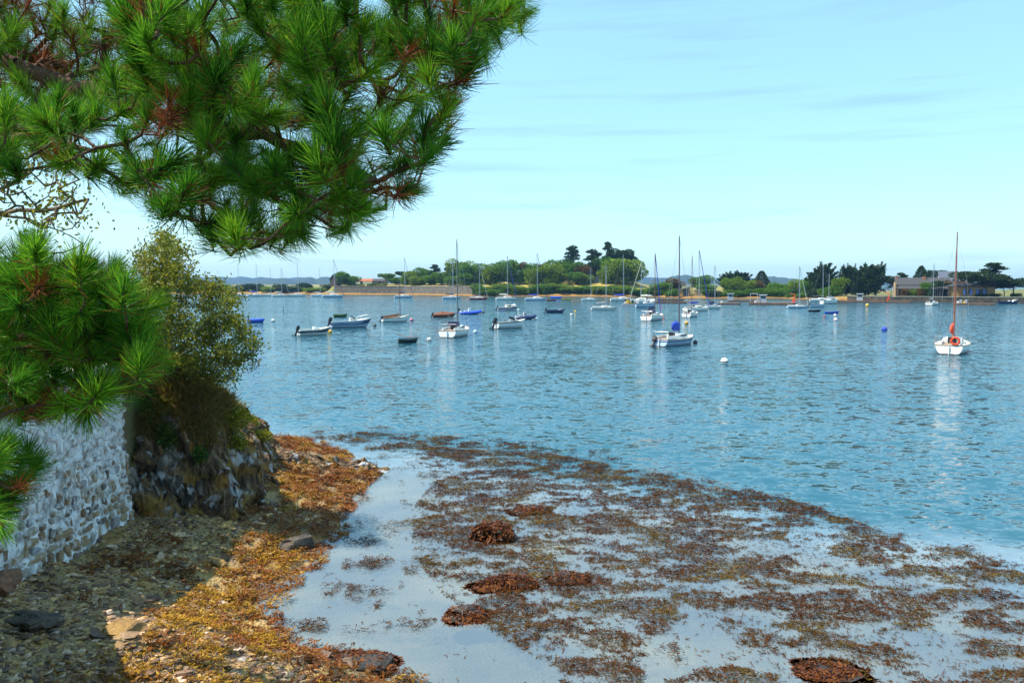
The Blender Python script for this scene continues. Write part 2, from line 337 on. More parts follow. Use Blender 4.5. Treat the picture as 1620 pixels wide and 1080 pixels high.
def rock_mat(name, dark, mid, light, moss=None):
    m, n, l = nmat(name); N = lambda t: n.new('ShaderNode' + t)
    o = N('OutputMaterial'); b = N('BsdfPrincipled'); b.inputs['Roughness'].default_value = .8; b.inputs['Specular IOR Level'].default_value = .3; l.new(b.outputs[0], o.inputs[0])
    tc = N('TexCoord'); mp = N('Mapping'); mp.inputs['Scale'].default_value = (1.6, 1.6, .5); mp.inputs['Rotation'].default_value = (.2, .35, 0); l.new(tc.outputs['Object'], mp.inputs[0])
    nz = N('TexNoise'); nz.inputs['Scale'].default_value = 3.2; nz.inputs['Detail'].default_value = 9; nz.inputs['Roughness'].default_value = .62; l.new(mp.outputs[0], nz.inputs['Vector'])
    r = N('ValToRGB'); e = r.color_ramp.elements; e[0].position = .36; e[0].color = c4(dark); e[1].position = .66; e[1].color = c4(light); k = e.new(.52); k.color = c4(mid)
    l.new(nz.outputs['Fac'], r.inputs[0]); cur = r.outputs[0]
    # lichen blotches
    ln = N('TexNoise'); ln.inputs['Scale'].default_value = 2.6; ln.inputs['Detail'].default_value = 6; l.new(tc.outputs['Object'], ln.inputs['Vector'])
    lr = N('MapRange'); lr.inputs[1].default_value = .57; lr.inputs[2].default_value = .63; lr.inputs[4].default_value = .75; l.new(ln.outputs['Fac'], lr.inputs[0])
    mx = N('Mix'); mx.data_type = 'RGBA'; mx.inputs[7].default_value = c4((.50, .50, .52)); l.new(lr.outputs[0], mx.inputs[0]); l.new(cur, mx.inputs[6]); cur = mx.outputs[2]
    if moss:
        g = N('TexNoise'); g.inputs['Scale'].default_value = 2.1; g.inputs['Detail'].default_value = 6; l.new(tc.outputs['Object'], g.inputs['Vector'])
        gr = N('MapRange'); gr.inputs[1].default_value = .53; gr.inputs[2].default_value = .62; l.new(g.outputs['Fac'], gr.inputs[0])
        m2 = N('Mix'); m2.data_type = 'RGBA'; m2.inputs[7].default_value = c4(moss); l.new(gr.outputs[0], m2.inputs[0]); l.new(cur, m2.inputs[6]); cur = m2.outputs[2]
    l.new(cur, b.inputs['Base Color'])
    nb = N('TexNoise'); nb.inputs['Scale'].default_value = 9; nb.inputs['Detail'].default_value = 8; l.new(mp.outputs[0], nb.inputs['Vector'])
    bp = N('Bump'); bp.inputs['Strength'].default_value = 1; bp.inputs['Distance'].default_value = .08; l.new(nb.outputs['Fac'], bp.inputs['Height']); l.new(bp.outputs[0], b.inputs['Normal'])
    return m
ROCK = rock_mat('bank rock', (.025, .016, .012), (.13, .075, .04), (.36, .24, .12), (.24, .13, .03))
ROCK2 = rock_mat('slate slab', (.025, .02, .018), (.13, .10, .08), (.42, .37, .32))
gx = np.concatenate([np.arange(-40, -11, 1.0), np.arange(-11, -3.4, .045)]); gy = np.arange(14.9, 27, .05)
X, Y = np.meshgrid(gx, gy); Z = bank_z(X, Y)
# craggy sideways displacement so the steep face is broken into ledges and clefts
far = np.clip((X + 11) / 2, 0, 1)
DX = (fbm(X * 2.2, Y * 2.2, Z * 3.0, seed=31) - .5) * .7 * far; DY = (fbm(X * 2.2, Y * 2.2, Z * 3.0, seed=41) - .5) * .7 * far
bank = mkobj('rocky_bank', npmesh('rocky_bank', np.stack([X + DX, Y + DY, Z], -1).reshape(-1, 3), grid_faces(len(gx), len(gy)), False), ROCK)
tag(bank, kind='structure')
def rock_mesh(name, seed, size, rough=.35, n=3, flat=1.0):
    rg = np.random.RandomState(seed)
    # subdivided cube pushed toward a jagged convex block
    k = 2 ** n + 1; pts = []; faces = []
    u = np.linspace(-1, 1, k); A, B = np.meshgrid(u, u)
    for ax in range(3):
        for sg in (-1, 1):
            P = np.zeros((k, k, 3)); P[..., ax] = sg; P[..., (ax + 1) % 3] = A; P[..., (ax + 2) % 3] = B
            F = grid_faces(k, k) + len(pts) * k * k
            faces.append(F if sg > 0 else F[:, ::-1]); pts.append(P.reshape(-1, 3))
    P = np.concatenate(pts); F = np.concatenate(faces)
    key = np.round(P * 1000).astype(int); _, idx, inv = np.unique(key, axis=0, return_index=True, return_inverse=True); inv = inv.ravel(); P = P[idx]; F = inv[F]
    L = np.linalg.norm(P, axis=1, keepdims=True); S = P / L; Q = P * .45 + S * .65
    for _ in range(7):                       # random cutting planes give facets
        nv = rg.normal(size=3); nv /= np.linalg.norm(nv); h = rg.uniform(.62, .88); dd = Q @ nv - h
        Q = Q - np.clip(dd, 0, None)[:, None] * nv
    Q = Q + (np.stack([fbm(Q[:, 0] * 2 + seed, Q[:, 1] * 2, Q[:, 2] * 2, seed=seed + i, octv=3) for i in range(3)], 1) - .5) * rough
    Q = Q * np.array(size)
    return npmesh(name, Q, F, False)
rng = random.Random(5)
slabs = [rock_mesh('slab', 100 + i, (.16, .34, .52), .55) for i in range(6)]
k = 0
def hit(px, py):                            # where the ray through a pixel meets the bank or beach
    d = ray(px, py); t = np.arange(9, 40, .02); q = np.array([0, 0, CAM_H]) + t[:, None] * np.array(d); g_ = np.maximum(bank_z(q[:, 0], q[:, 1]), beach_z(q[:, 0], q[:, 1])); k_ = np.argmax(q[:, 2] < g_)
    return Vector(q[k_])
SL = [(222, 770, 1.35, .9, .3), (238, 735, 1.7, .85, .25), (250, 770, 1.2, .8, .3), (268, 745, 1.5, .9, .2), (262, 705, 2.0, .8, .2), (285, 765, 1.2, .9, .25), (290, 725, 1.6, .8, .3), (305, 700, 1.9, .8, .35), (310, 765, 1.1, .8, .2), (325, 735, 1.4, .9, .2),
      (345, 690, 1.9, .8, .3), (345, 740, 1.3, .8, .3), (350, 785, .8, .7, .3), (225, 805, .9, .6, .8), (255, 805, .8, .6, .7), (380, 665, 1.5, .7, .4), (395, 695, 1.0, .8, .35), (420, 712, .7, .7, .4), (408, 735, .6, .7, .5), (365, 725, 1.2, .8, .3), (365, 760, .9, .7, .4),
      (300, 805, .7, .55, .8), (330, 815, .6, .5, .9), (275, 815, .75, .5, 1.0), (440, 728, .42, .6, .6), (455, 742, .36, .6, .7), (470, 730, .3, .6, .6), (485, 745, .25, .5, .8), (500, 732, .2, .5, .7), (425, 750, .45, .6, .7), (515, 748, .12, .45, .8), (445, 765, .35, .5, .8), (530, 738, .1, .4, .8), (405, 765, .5, .6, .6), (480, 765, .25, .4, .9), (375, 795, .6, .5, .8), (240, 690, 2.2, .6, .2), (275, 680, 2.3, .6, .2)]
TIDE = rock_mat('tidal rock', (.02, .013, .01), (.10, .055, .022), (.26, .15, .045), (.20, .10, .02))
for (px, py, zz, s, tl) in SL:
    p = hit(px, py) + (Vector((-.02, .06, .0)) if px < 398 else Vector((.05, -.05, .14)))
    o = mkobj('slab', slabs[k % 6].copy(), (TIDE if px > 398 or zz < .62 else ROCK2 if k % 3 != 1 else ROCK), bank, p + Vector((-.12, .12, -.2)), (rng.uniform(-.15, .15), -tl * rng.uniform(.6, 1.2), rng.uniform(-.9, .5)), (s, s * rng.uniform(.8, 1.2), s * rng.uniform(.8, 1.15))); k += 1

# grasses and low herbs covering the brow of the bank
GRASSM = leafmat('bank grass', [(.10, .055, .018), (.22, .12, .03), (.10, .13, .02), (.17, .20, .03), (.34, .22, .06)], .35, .7, .1)
rs = np.random.RandomState(15); n_ = 60000; x = rs.uniform(-11, -5.2, n_); y = rs.uniform(15.2, 23, n_); z = bank_z(x, y)
dx = (fbm(x * 2.2, y * 2.2, z * 3.0, seed=31) - .5) * .7; dy = (fbm(x * 2.2, y * 2.2, z * 3.0, seed=41) - .5) * .7
pr = smooth(1.5, 2.5, z + (fbm(x * 1.5, y * 1.5, seed=16) - .5) * 2.6); kp = rs.rand(n_) < pr * .5; P = np.stack([x + dx, y + dy, z - .02], 1)[kp]; n_ = len(P)
ln = rs.uniform(.12, .34, n_); az = rs.uniform(0, 6.28, n_); el = rs.uniform(.1, 1.3, n_); d1 = np.stack([np.cos(az) * np.cos(el), np.sin(az) * np.cos(el), np.sin(el)], 1); d2 = d1 + np.array([.35, -.2, -.9]); d2 /= np.linalg.norm(d2, axis=1, keepdims=True)
s_ = np.cross(d1, rs.normal(0, 1, (n_, 3))); s_ /= np.linalg.norm(s_, axis=1, keepdims=True); w_ = .008; P1 = P + d1 * (ln * .5)[:, None]; P2 = P1 + d2 * (ln * .5)[:, None]
V = np.stack([P - s_ * w_, P + s_ * w_, P1 + s_ * w_, P1 - s_ * w_, P2 + s_ * w_ * .3, P2 - s_ * w_ * .3], 1).reshape(-1, 3); q = np.arange(n_)[:, None] * 6
tag(mkobj('bank_grass', npmesh('bank_grass', V, np.concatenate([q + np.array([0, 1, 2, 3]), q + np.array([3, 2, 4, 5])], 0)), GRASSM), 'dry and green grass covering the brow of the rocky bank', 'grass', kind='stuff')
# ------------------------------------------------------------------ stone sea wall
WX, WY0, WY1, WZ0, WZ1 = -7.12, 10.6, 15.75, .25, 3.6
wall = thing('sea_wall', 'rubble stone sea wall with pale lime mortar below the pine', 'wall', (WX, (WY0 + WY1) / 2, 0))
def wall_bulge(y, z): return (fbm(y * .8, z * .8, seed=51) - .5) * .22 - (z - WZ0) * .05 - smooth(WY1 - .7, WY1, np.asarray(y, float)) * .35
def mortar_mat():
    m, n, l = nmat('lime mortar'); N = lambda t: n.new('ShaderNode' + t)
    o = N('OutputMaterial'); b = N('BsdfPrincipled'); b.inputs['Roughness'].default_value = .9; l.new(b.outputs[0], o.inputs[0]); tc = N('TexCoord')
    nz = N('TexNoise'); nz.inputs['Scale'].default_value = 6; nz.inputs['Detail'].default_value = 8; l.new(tc.outputs['Object'], nz.inputs['Vector'])
    r = N('ValToRGB'); e = r.color_ramp.elements; e[0].position = .35; e[0].color = c4((.34, .32, .31)); e[1].position = .6; e[1].color = c4((.84, .84, .85)); l.new(nz.outputs['Fac'], r.inputs[0]); l.new(r.outputs[0], b.inputs['Base Color'])
    bp = N('Bump'); bp.inputs['Strength'].default_value = .9; bp.inputs['Distance'].default_value = .05; l.new(nz.outputs['Fac'], bp.inputs['Height']); l.new(bp.outputs[0], b.inputs['Normal'])
    return m
MORT = mortar_mat()
yy = np.arange(WY0, WY1 + .01, .04); zz = np.arange(WZ0, WZ1 + .01, .04); Yg, Zg = np.meshgrid(yy, zz)
Xg = wall_bulge(Yg, Zg) + (fbm(Yg * 7, Zg * 7, seed=53, octv=3) - .5) * .09
mkobj('mortar', npmesh('mortar', np.stack([Xg, Yg - (WY0 + WY1) / 2, Zg], -1).reshape(-1, 3), grid_faces(len(yy), len(zz)), True), MORT, wall)
def stone_mat():
    m, n, l = nmat('wall stone'); N = lambda t: n.new('ShaderNode' + t)
    o = N('OutputMaterial'); b = N('BsdfPrincipled'); b.inputs['Roughness'].default_value = .85; l.new(b.outputs[0], o.inputs[0]); tc = N('TexCoord'); oi = N('ObjectInfo'); g = N('NewGeometry')
    r = N('ValToRGB'); e = r.color_ramp.elements; e[0].position = 0; e[0].color = c4((.12, .10, .09)); e[1].position = 1; e[1].color = c4((.30, .30, .33)); k = e.new(.3); k.color = c4((.28, .16, .08)); k = e.new(.6); k.color = c4((.36, .26, .15))
    ad = N('Math'); ad.operation = 'ADD'; l.new(oi.outputs['Random'], ad.inputs[0]); l.new(g.outputs['Random Per Island'], ad.inputs[1]); fr = N('Math'); fr.operation = 'FRACT'; l.new(ad.outputs[0], fr.inputs[0]); l.new(fr.outputs[0], r.inputs[0])
    nz = N('TexNoise'); nz.inputs['Scale'].default_value = 7; nz.inputs['Detail'].default_value = 8; l.new(g.outputs['Position'], nz.inputs['Vector'])
    # old limewash clings to the upper courses
    sp = N('SeparateXYZ'); l.new(g.outputs['Position'], sp.inputs[0]); hr = N('MapRange'); hr.inputs[1].default_value = .9; hr.inputs[2].default_value = 2.6; hr.inputs[3].default_value = -.08; hr.inputs[4].default_value = .16; l.new(sp.outputs['Z'], hr.inputs[0])
    a2 = N('Math'); a2.operation = 'ADD'; l.new(nz.outputs['Fac'], a2.inputs[0]); l.new(hr.outputs[0], a2.inputs[1])
    wr = N('MapRange'); wr.inputs[1].default_value = .47; wr.inputs[2].default_value = .66; wr.inputs[4].default_value = .8; l.new(a2.outputs[0], wr.inputs[0])
    mx = N('Mix'); mx.data_type = 'RGBA'; mx.inputs[7].default_value = c4((.80, .80, .82)); l.new(wr.outputs[0], mx.inputs[0]); l.new(r.outputs[0], mx.inputs[6]); l.new(mx.outputs[2], b.inputs['Base Color'])
    bp = N('Bump'); bp.inputs['Strength'].default_value = .8; bp.inputs['Distance'].default_value = .03; l.new(nz.outputs['Fac'], bp.inputs['Height']); l.new(bp.outputs[0], b.inputs['Normal'])
    return m
STONE = stone_mat()
smesh = [rock_mesh('stone', 300 + i, (.5, .5, .5), .18, n=1) for i in range(10)]
rng = random.Random(8); z = WZ0; specs = []
while z < WZ1:
    h = rng.uniform(.085, .16) if z > .9 else rng.uniform(.12, .2); y = WY0 + rng.uniform(0, .2)
    while y < WY1 - .05:
        w = rng.uniform(.09, .24) * rng.choice((1, 1, 1, 1.7)) * (1.25 if z < 1.2 else 1)
        specs.append((y + w / 2, z + h / 2 + rng.uniform(-.02, .02), w, h)); y += w + rng.uniform(.015, .05)
    z += h + rng.uniform(.01, .035)
def stone_rank(s):
    px, py = to_px(np.array(WX), np.array(s[0]), np.array(s[1])); return (0 if px > -10 and py > 640 else 1, s[0])
specs.sort(key=stone_rank)
rest_v, rest_f = [], []; off = 0
for i, (y, z, w, h) in enumerate(specs):
    bx = float(wall_bulge(np.array(y), np.array(z))) + rng.uniform(-.045, -.005); rot = rng.uniform(-.08, .08); me = smesh[i % 10]; sx = rng.uniform(.10, .15)
    if i < 300: mkobj('stone', me, STONE, wall, (bx, y - (WY0 + WY1) / 2, z), (rot, 0, rng.uniform(-.1, .1)), (sx, w * 1.2, h * 1.24))
    else:
        co = np.empty(len(me.vertices) * 3, np.float32); me.vertices.foreach_get('co', co); co = co.reshape(-1, 3) * np.array([sx, w * 1.2, h * 1.24]) + np.array([bx, y - (WY0 + WY1) / 2, z])
        fi = np.empty(len(me.loops), np.int32); me.loops.foreach_get('vertex_index', fi); rest_v.append(co); rest_f.append(fi.reshape(-1, 4) + off); off += len(co)
tag(mkobj('stones', npmesh('stones', np.concatenate(rest_v), np.concatenate(rest_f)), STONE, wall), kind='stuff')
# coping course along the top
mbc = MB(); y = WY0
while y < WY1 - .3:
    w = rng.uniform(.4, .7); mbc.box((-.22, y + w / 2 - (WY0 + WY1) / 2, 3.64), (.62, w - .03, .12)); y += w
mbc.build('coping', STONE, wall)

# ------------------------------------------------------------------ beach stones
def pebble_mat():
    m, n, l = nmat('beach stone'); N = lambda t: n.new('ShaderNode' + t)
    o = N('OutputMaterial'); b = N('BsdfPrincipled'); b.inputs['Roughness'].default_value = .6; l.new(b.outputs[0], o.inputs[0]); oi = N('ObjectInfo'); g = N('NewGeometry')
    ad = N('Math'); ad.operation = 'ADD'; l.new(oi.outputs['Random'], ad.inputs[0]); l.new(g.outputs['Random Per Island'], ad.inputs[1]); fr = N('Math'); fr.operation = 'FRACT'; l.new(ad.outputs[0], fr.inputs[0])
    r = N('ValToRGB'); e = r.color_ramp.elements; e[0].position = 0; e[0].color = c4((.085, .045, .03)); e[1].position = 1; e[1].color = c4((.62, .45, .36))
    for p_, c in ((.35, (.20, .12, .075)), (.6, (.32, .18, .07)), (.8, (.50, .30, .09))): k = e.new(p_); k.color = c4(c)
    l.new(fr.outputs[0], r.inputs[0])
    nz = N('TexNoise'); nz.inputs['Scale'].default_value = 12; nz.inputs['Detail'].default_value = 6; l.new(g.outputs['Position'], nz.inputs['Vector'])
    nr = N('MapRange'); nr.inputs[1].default_value = .3; nr.inputs[2].default_value = .7; nr.inputs[3].default_value = .6; nr.inputs[4].default_value = 1.3; l.new(nz.outputs['Fac'], nr.inputs[0])
    hs = N('HueSaturation'); l.new(r.outputs[0], hs.inputs['Color']); l.new(nr.outputs[0], hs.inputs['Value']); l.new(hs.outputs[0], b.inputs['Base Color'])
    return m
PEB = pebble_mat()
pmesh = [rock_mesh('stone', 400 + i, (.5, .34, .13), .3, n=1) for i in range(10)]
pmesh0 = [rock_mesh('stone', 420 + i, (.5, .34, .13), .5, n=0) for i in range(8)]
rs = np.random.RandomState(12); N_ = 26000
x = rs.uniform(-7.3, -1.4, N_); y = 7.5 + 10.5 * rs.rand(N_) ** 1.2
d = edge_x(y) - x; z = beach_z(x, y)
keep = (d > .25) & (z > .03)
stony = smooth(.35, .6, fbm(x * .8, y * .8, seed=61) + smooth(.8, 2.2, d) * .35 - .1)
keep &= rs.rand(N_) < np.clip(stony + .12, 0, 1)
x, y, z, d = x[keep], y[keep], z[keep], d[keep]
sz = (.024 + .062 * rs.rand(len(x)) ** 2.4) * np.where(rs.rand(len(x)) < .03, 2.2, 1.0)
px, py = to_px(x, y, z); vis = (px > -20) & (px < 1640) & (py < 1100)
order = np.argsort(-(sz / np.hypot(x, y)) * vis)
rot = np.stack([rs.normal(0, .22, len(x)), rs.normal(0, .22, len(x)), rs.uniform(0, 6.28, len(x))], 1)
rest_v, rest_f, off = [], [], 0
for c, i in enumerate(order):
    me = pmesh[c % 10] if c < 2800 else pmesh0[c % 8]; s = sz[i] * 1.6; sc_ = (s, s * rs.uniform(.8, 1.3), s * rs.uniform(.7, 1.6))
    if c < 300: mkobj('stone', me, PEB, beach, (x[i], y[i], z[i] + .02 * s), tuple(rot[i]), sc_)
    else:
        co = np.empty(len(me.vertices) * 3, np.float32); me.vertices.foreach_get('co', co); co = co.reshape(-1, 3) * np.array(sc_)
        M = np.array(Matrix.Rotation(rot[i][2], 3, 'Z') @ Matrix.Rotation(rot[i][0], 3, 'X')); co = co @ M.T + np.array([x[i], y[i], z[i] + .02 * s])
        fi = np.empty(len(me.loops), np.int32); me.loops.foreach_get('vertex_index', fi); rest_v.append(co); rest_f.append(fi.reshape(-1, 4) + off); off += len(co)
tag(mkobj('shingle', npmesh('shingle', np.concatenate(rest_v), np.concatenate(rest_f)), PEB, beach), kind='stuff')
YEL = pm('ochre boulder', (.36, .20, .05), (.18, .10, .035), 6, .7, .6); DRK = pm('dark boulder', (.03, .022, .018), (.11, .08, .055), 5, .7, .7)
for nm, lab, px, py, zz, s, m_, sd in (('boulder', 'rounded ochre yellow boulder half sunk in the sunny shingle', 200, 1046, .45, (.25, .18, .11), YEL, 1),
        ('boulder', 'flat dark brown boulder lying among grey slate pebbles near the wall foot', 50, 1030, .75, (.40, .22, .12), DRK, 2),
        ('boulder', 'low black boulder ringed by brown weed at the water edge', 462, 860, .12, (.36, .26, .17), DRK, 3),
        ('boulder', 'small golden angular boulder beside a yellow pebble on dark shingle', 345, 868, .5, (.16, .13, .12), YEL, 4),
        ('boulder', 'reddish angular boulder at the very foot of the wall', 8, 985, .8, (.22, .2, .16), pm('red boulder', (.28, .12, .06), (.16, .09, .06), 5, .8, .5), 6),
        ('boulder', 'black wet slate boulder under the pointed end of the rocky bank', 395, 745, .4, (.42, .34, .26), DRK, 7)):
    p = at(px, py, zz); p.z = float(beach_z(np.array([p.x]), np.array([p.y]))[0])
    tag(mkobj(nm, rock_mesh(nm, 500 + sd, s, .35), m_, None, p + Vector((0, 0, s[2] * .35)), (0, 0, sd * 1.3)), lab, 'rock', 'loose boulders on the shore')
# ------------------------------------------------------------------ seaweed
WEED = leafmat('bladder wrack', [(.008, .004, .002), (.035, .014, .004), (.13, .036, .005), (.048, .030, .005), (.11, .065, .008), (.27, .16, .02)], .25, .5, .12, patch=.5, pscale=.9)
WEED2 = leafmat('sun-toned shore wrack', [(.03, .013, .005), (.13, .045, .008), (.34, .10, .012), (.16, .07, .010), (.42, .20, .02), (.62, .40, .04)], .3, .45, .25, patch=.6, pscale=1.5)  # golden end of these tones carries the sun on the lower beach
def fronds(x, y, z, L, rs, lift=.25, nb=3, segs=2):
    """forked strap fronds: nb bent blades from each base point"""
    n = len(x); V = []; F = []; off = 0
    for b in range(nb):
        yaw = rs.uniform(0, 2 * math.pi, n); ln = L * rs.uniform(.6, 1.2, n); w = ln * rs.uniform(.10, .20, n)
        e1 = rs.uniform(-.02, lift, n); e2 = e1 + rs.normal(-.1, .3, n); yw2 = yaw + rs.normal(0, .5, n)
        def step(P, ya, el, k): return P + np.stack([np.cos(ya) * np.cos(el), np.sin(ya) * np.cos(el), np.sin(el)], 1) * (ln * k)[:, None]
        P0 = np.stack([x, y, z], 1); P1 = step(P0, yaw, e1, .5); P2 = step(P1, yw2, e2, .5)
        roll = rs.normal(0, .5, n)
        def side(ya, k): return np.stack([-np.sin(ya) * np.cos(roll), np.cos(ya) * np.cos(roll), np.sin(roll)], 1) * (w * k)[:, None]
        vs_ = np.stack([P0 - side(yaw, .4), P0 + side(yaw, .4), P1 - side(yaw, 1), P1 + side(yaw, 1), P2 - side(yw2, .55), P2 + side(yw2, .55)], 1).reshape(-1, 3)
        if segs == 1:
            vs_ = np.stack([P0 - side(yaw, .3), P0 + side(yaw, .5), P2 + side(yw2, .7), P2 - side(yw2, .7)], 1).reshape(-1, 3); F.append(np.arange(n)[:, None] * 4 + off + np.array([0, 1, 2, 3])); V.append(vs_); off += n * 4; continue
        a = np.arange(n)[:, None] * 6 + off
        F.append(np.concatenate([a + np.array([0, 1, 3, 2]), a + np.array([2, 3, 5, 4])], 0)); V.append(vs_); off += n * 6
    return np.concatenate(V), np.concatenate(F)
rs = np.random.RandomState(77)
DENSE = [(655, 700), (760, 700), (860, 715), (1000, 742), (1150, 767), (1300, 803), (1420, 850), (1620, 892), (2000, 960), (2000, 1300), (980, 1300), (880, 1060), (760, 985), (690, 930), (650, 870), (655, 800), (690, 760)]
TOPST = [(520, 690), (600, 680), (720, 690), (860, 706), (900, 730), (700, 760), (640, 715), (560, 705)]
SPARSE = [(430, 690), (600, 676), (900, 705), (1200, 775), (1450, 850), (1650, 890), (2000, 950), (2000, 1300), (450, 1300), (420, 1010), (520, 880), (600, 740)]
N_ = 920000
x = rs.uniform(-8.5, 22, N_); y = rs.uniform(6, 30, N_)
px, py = to_px(x, y, np.zeros(N_))
den = np.where(in_poly(px, py, DENSE), 1.0, 0) ; den = np.maximum(den, np.where(in_poly(px, py, TOPST), .8, 0)); den = np.maximum(den, np.where(in_poly(px, py, SPARSE), .28, 0))
pool = in_poly(px, py, [(1020, 1010), (1120, 975), (1170, 1020), (1110, 1060), (1020, 1090)]) | in_poly(px, py, [(560, 980), (700, 1000), (820, 1030), (880, 1100), (640, 1100)])
den = np.where(pool, den * .18, den)
nn = fbm(x * 1.35, y * 2.5, seed=71, octv=5, gain=.66)
fine = fbm(x * 3.3, y * 3.6, seed=73, octv=3)
p = smooth(.455, .55, nn * .72 + fine * .28 + (den - 1) * .16) * np.where(den > 0, 1, 0) + (den > .5) * .065 + (den > 0) * .004
keep = (rs.rand(N_) < p) & (edge_x(y) < x + .1)
x, y, nn = x[keep], y[keep], nn[keep]
hump = smooth(.55, .72, nn) * .10
# thin fog of stray fronds keeps patch borders ragged
V, F = fronds(x, y, .012 + hump * rs.rand(len(x)), rs.uniform(.025, .068, len(x)), rs, .24, 3, 1)
tag(mkobj('floating_seaweed', npmesh('floating_seaweed', V, F), WEED), 'mats of rust brown bladder wrack floating across the shallow water', 'seaweed', kind='stuff')
# wrack carpet on the wet lower beach
N_ = 250000
x = rs.uniform(-7.4, -1.0, N_); y = rs.uniform(6.5, 26, N_); d = edge_x(y) - x; z = beach_z(x, y)
a = fbm(x * .7, y * .7, seed=81); b = fbm(x * 3, y * 3, seed=83)
pr = smooth(.43, .58, a * .7 + b * .3 + (1 - smooth(.6, 2.4 + 1.4 * smooth(12.5, 11, y), d)) * .17 - .035) * (d > -.35) * (1 - smooth(2.0 + 1.2 * smooth(13, 11, y), 3.3 + 1.2 * smooth(13, 11, y), d)) + smooth(17.5, 19.5, y) * (z < .9) * (z > -.02) * .8
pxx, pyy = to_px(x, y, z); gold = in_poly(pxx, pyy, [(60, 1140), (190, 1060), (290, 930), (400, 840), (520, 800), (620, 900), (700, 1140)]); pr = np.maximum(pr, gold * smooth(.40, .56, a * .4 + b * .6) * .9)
keep = (rs.rand(N_) < pr * .5 * smooth(.30, .5, fbm(x * 5, y * 5, seed=85, octv=2)) ) & (z > -.03)
x, y, z, b = x[keep], y[keep], z[keep], b[keep]
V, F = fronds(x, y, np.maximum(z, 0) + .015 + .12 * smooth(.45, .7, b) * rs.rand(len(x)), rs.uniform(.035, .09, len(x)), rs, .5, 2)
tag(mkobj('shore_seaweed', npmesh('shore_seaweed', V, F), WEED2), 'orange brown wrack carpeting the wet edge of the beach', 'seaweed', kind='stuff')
GOLD = leafmat('golden wrack', [(.14, .05, .008), (.30, .14, .012), (.58, .36, .03), (.20, .085, .010)], .3, .5, .15)  # yellow fronds added over the sunlit patch, the sun's gold in their colour
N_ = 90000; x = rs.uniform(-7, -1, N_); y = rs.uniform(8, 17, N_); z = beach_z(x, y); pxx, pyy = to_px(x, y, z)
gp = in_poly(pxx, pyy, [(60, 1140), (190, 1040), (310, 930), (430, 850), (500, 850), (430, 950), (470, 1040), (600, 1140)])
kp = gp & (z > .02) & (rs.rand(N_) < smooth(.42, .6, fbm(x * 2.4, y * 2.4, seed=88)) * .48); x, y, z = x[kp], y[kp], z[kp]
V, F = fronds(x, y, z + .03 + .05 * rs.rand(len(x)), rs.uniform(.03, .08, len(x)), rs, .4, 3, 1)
tag(mkobj('golden_seaweed', npmesh('golden_seaweed', V, F), GOLD), 'wrack tinted with sunlit gold strewn over the lower shingle', 'seaweed', kind='stuff')
# weed-covered rocks standing out of the shallows
COAT = leafmat('dark wrack coat', [(.012, .006, .004), (.06, .018, .007), (.15, .040, .010), (.22, .075, .014)], .2, .45, .2)
WETR = pm('wet black rock', (.02, .014, .01), (.05, .03, .02), 5, .5, .6)
def weed_rock(px, py, size, label, sd):
    p = at(px, py, 0); t = thing('weed_covered_rock', label, 'rock', p, (sd % 3) * .15, 'rocks hung with brown weed in the shallows')
    me = rock_mesh('rock', 600 + sd, size, .4); mkobj('rock', me, WETR, t, (0, 0, size[2] * .1), None, (.88, .88, .82))
    co = np.empty(len(me.vertices) * 3, np.float32); me.vertices.foreach_get('co', co); co = co.reshape(-1, 3); co[:, 2] += size[2] * .25
    r_ = np.random.RandomState(sd); n = int(12000 * (size[0] * size[1] + .1)); q = co[r_.randint(0, len(co), n)] * .97 * r_.uniform(.9, 1.05, (n, 1)) + r_.normal(0, .02, (n, 3)); q = q[q[:, 2] > -.04]
    V, F = fronds(q[:, 0], q[:, 1], q[:, 2], r_.uniform(.05, .11, len(q)), r_, .3, 3)
    V[:, 2] *= .8 if size[2] > .15 else .6
    V[:, 2] = np.maximum(V[:, 2] - .25 * np.clip(np.hypot(V[:, 0] / size[0], V[:, 1] / size[1]) - .8, 0, 1), .005)
    tag(mkobj('seaweed_coat', npmesh('seaweed_coat', V, F), COAT, t), kind='stuff')
weed_rock(780, 852, (.40, .30, .30), 'tall domed rock hung with dark brown weed standing in floating wrack', 1)
weed_rock(798, 925, (.62, .26, .16), 'long low rock thick with dark brown weed between two smaller weedy rocks', 2)
weed_rock(738, 975, (.36, .26, .15), 'two humped weedy rock beside the open pale pool', 3)
weed_rock(902, 916, (.36, .22, .10), 'flat weedy rock barely breaking the surface next to the long weedy rock', 4)
weed_rock(836, 808, (.42, .30, .11), 'reddish weed mound rising behind the tall domed weedy rock', 5)
weed_rock(1305, 1062, (.50, .30, .025), 'wide rusty weed mound amid the thickest floating wrack', 6)
weed_rock(562, 1050, (.50, .40, .12), 'ragged rust weed clump joined to the golden shingle edge', 7)

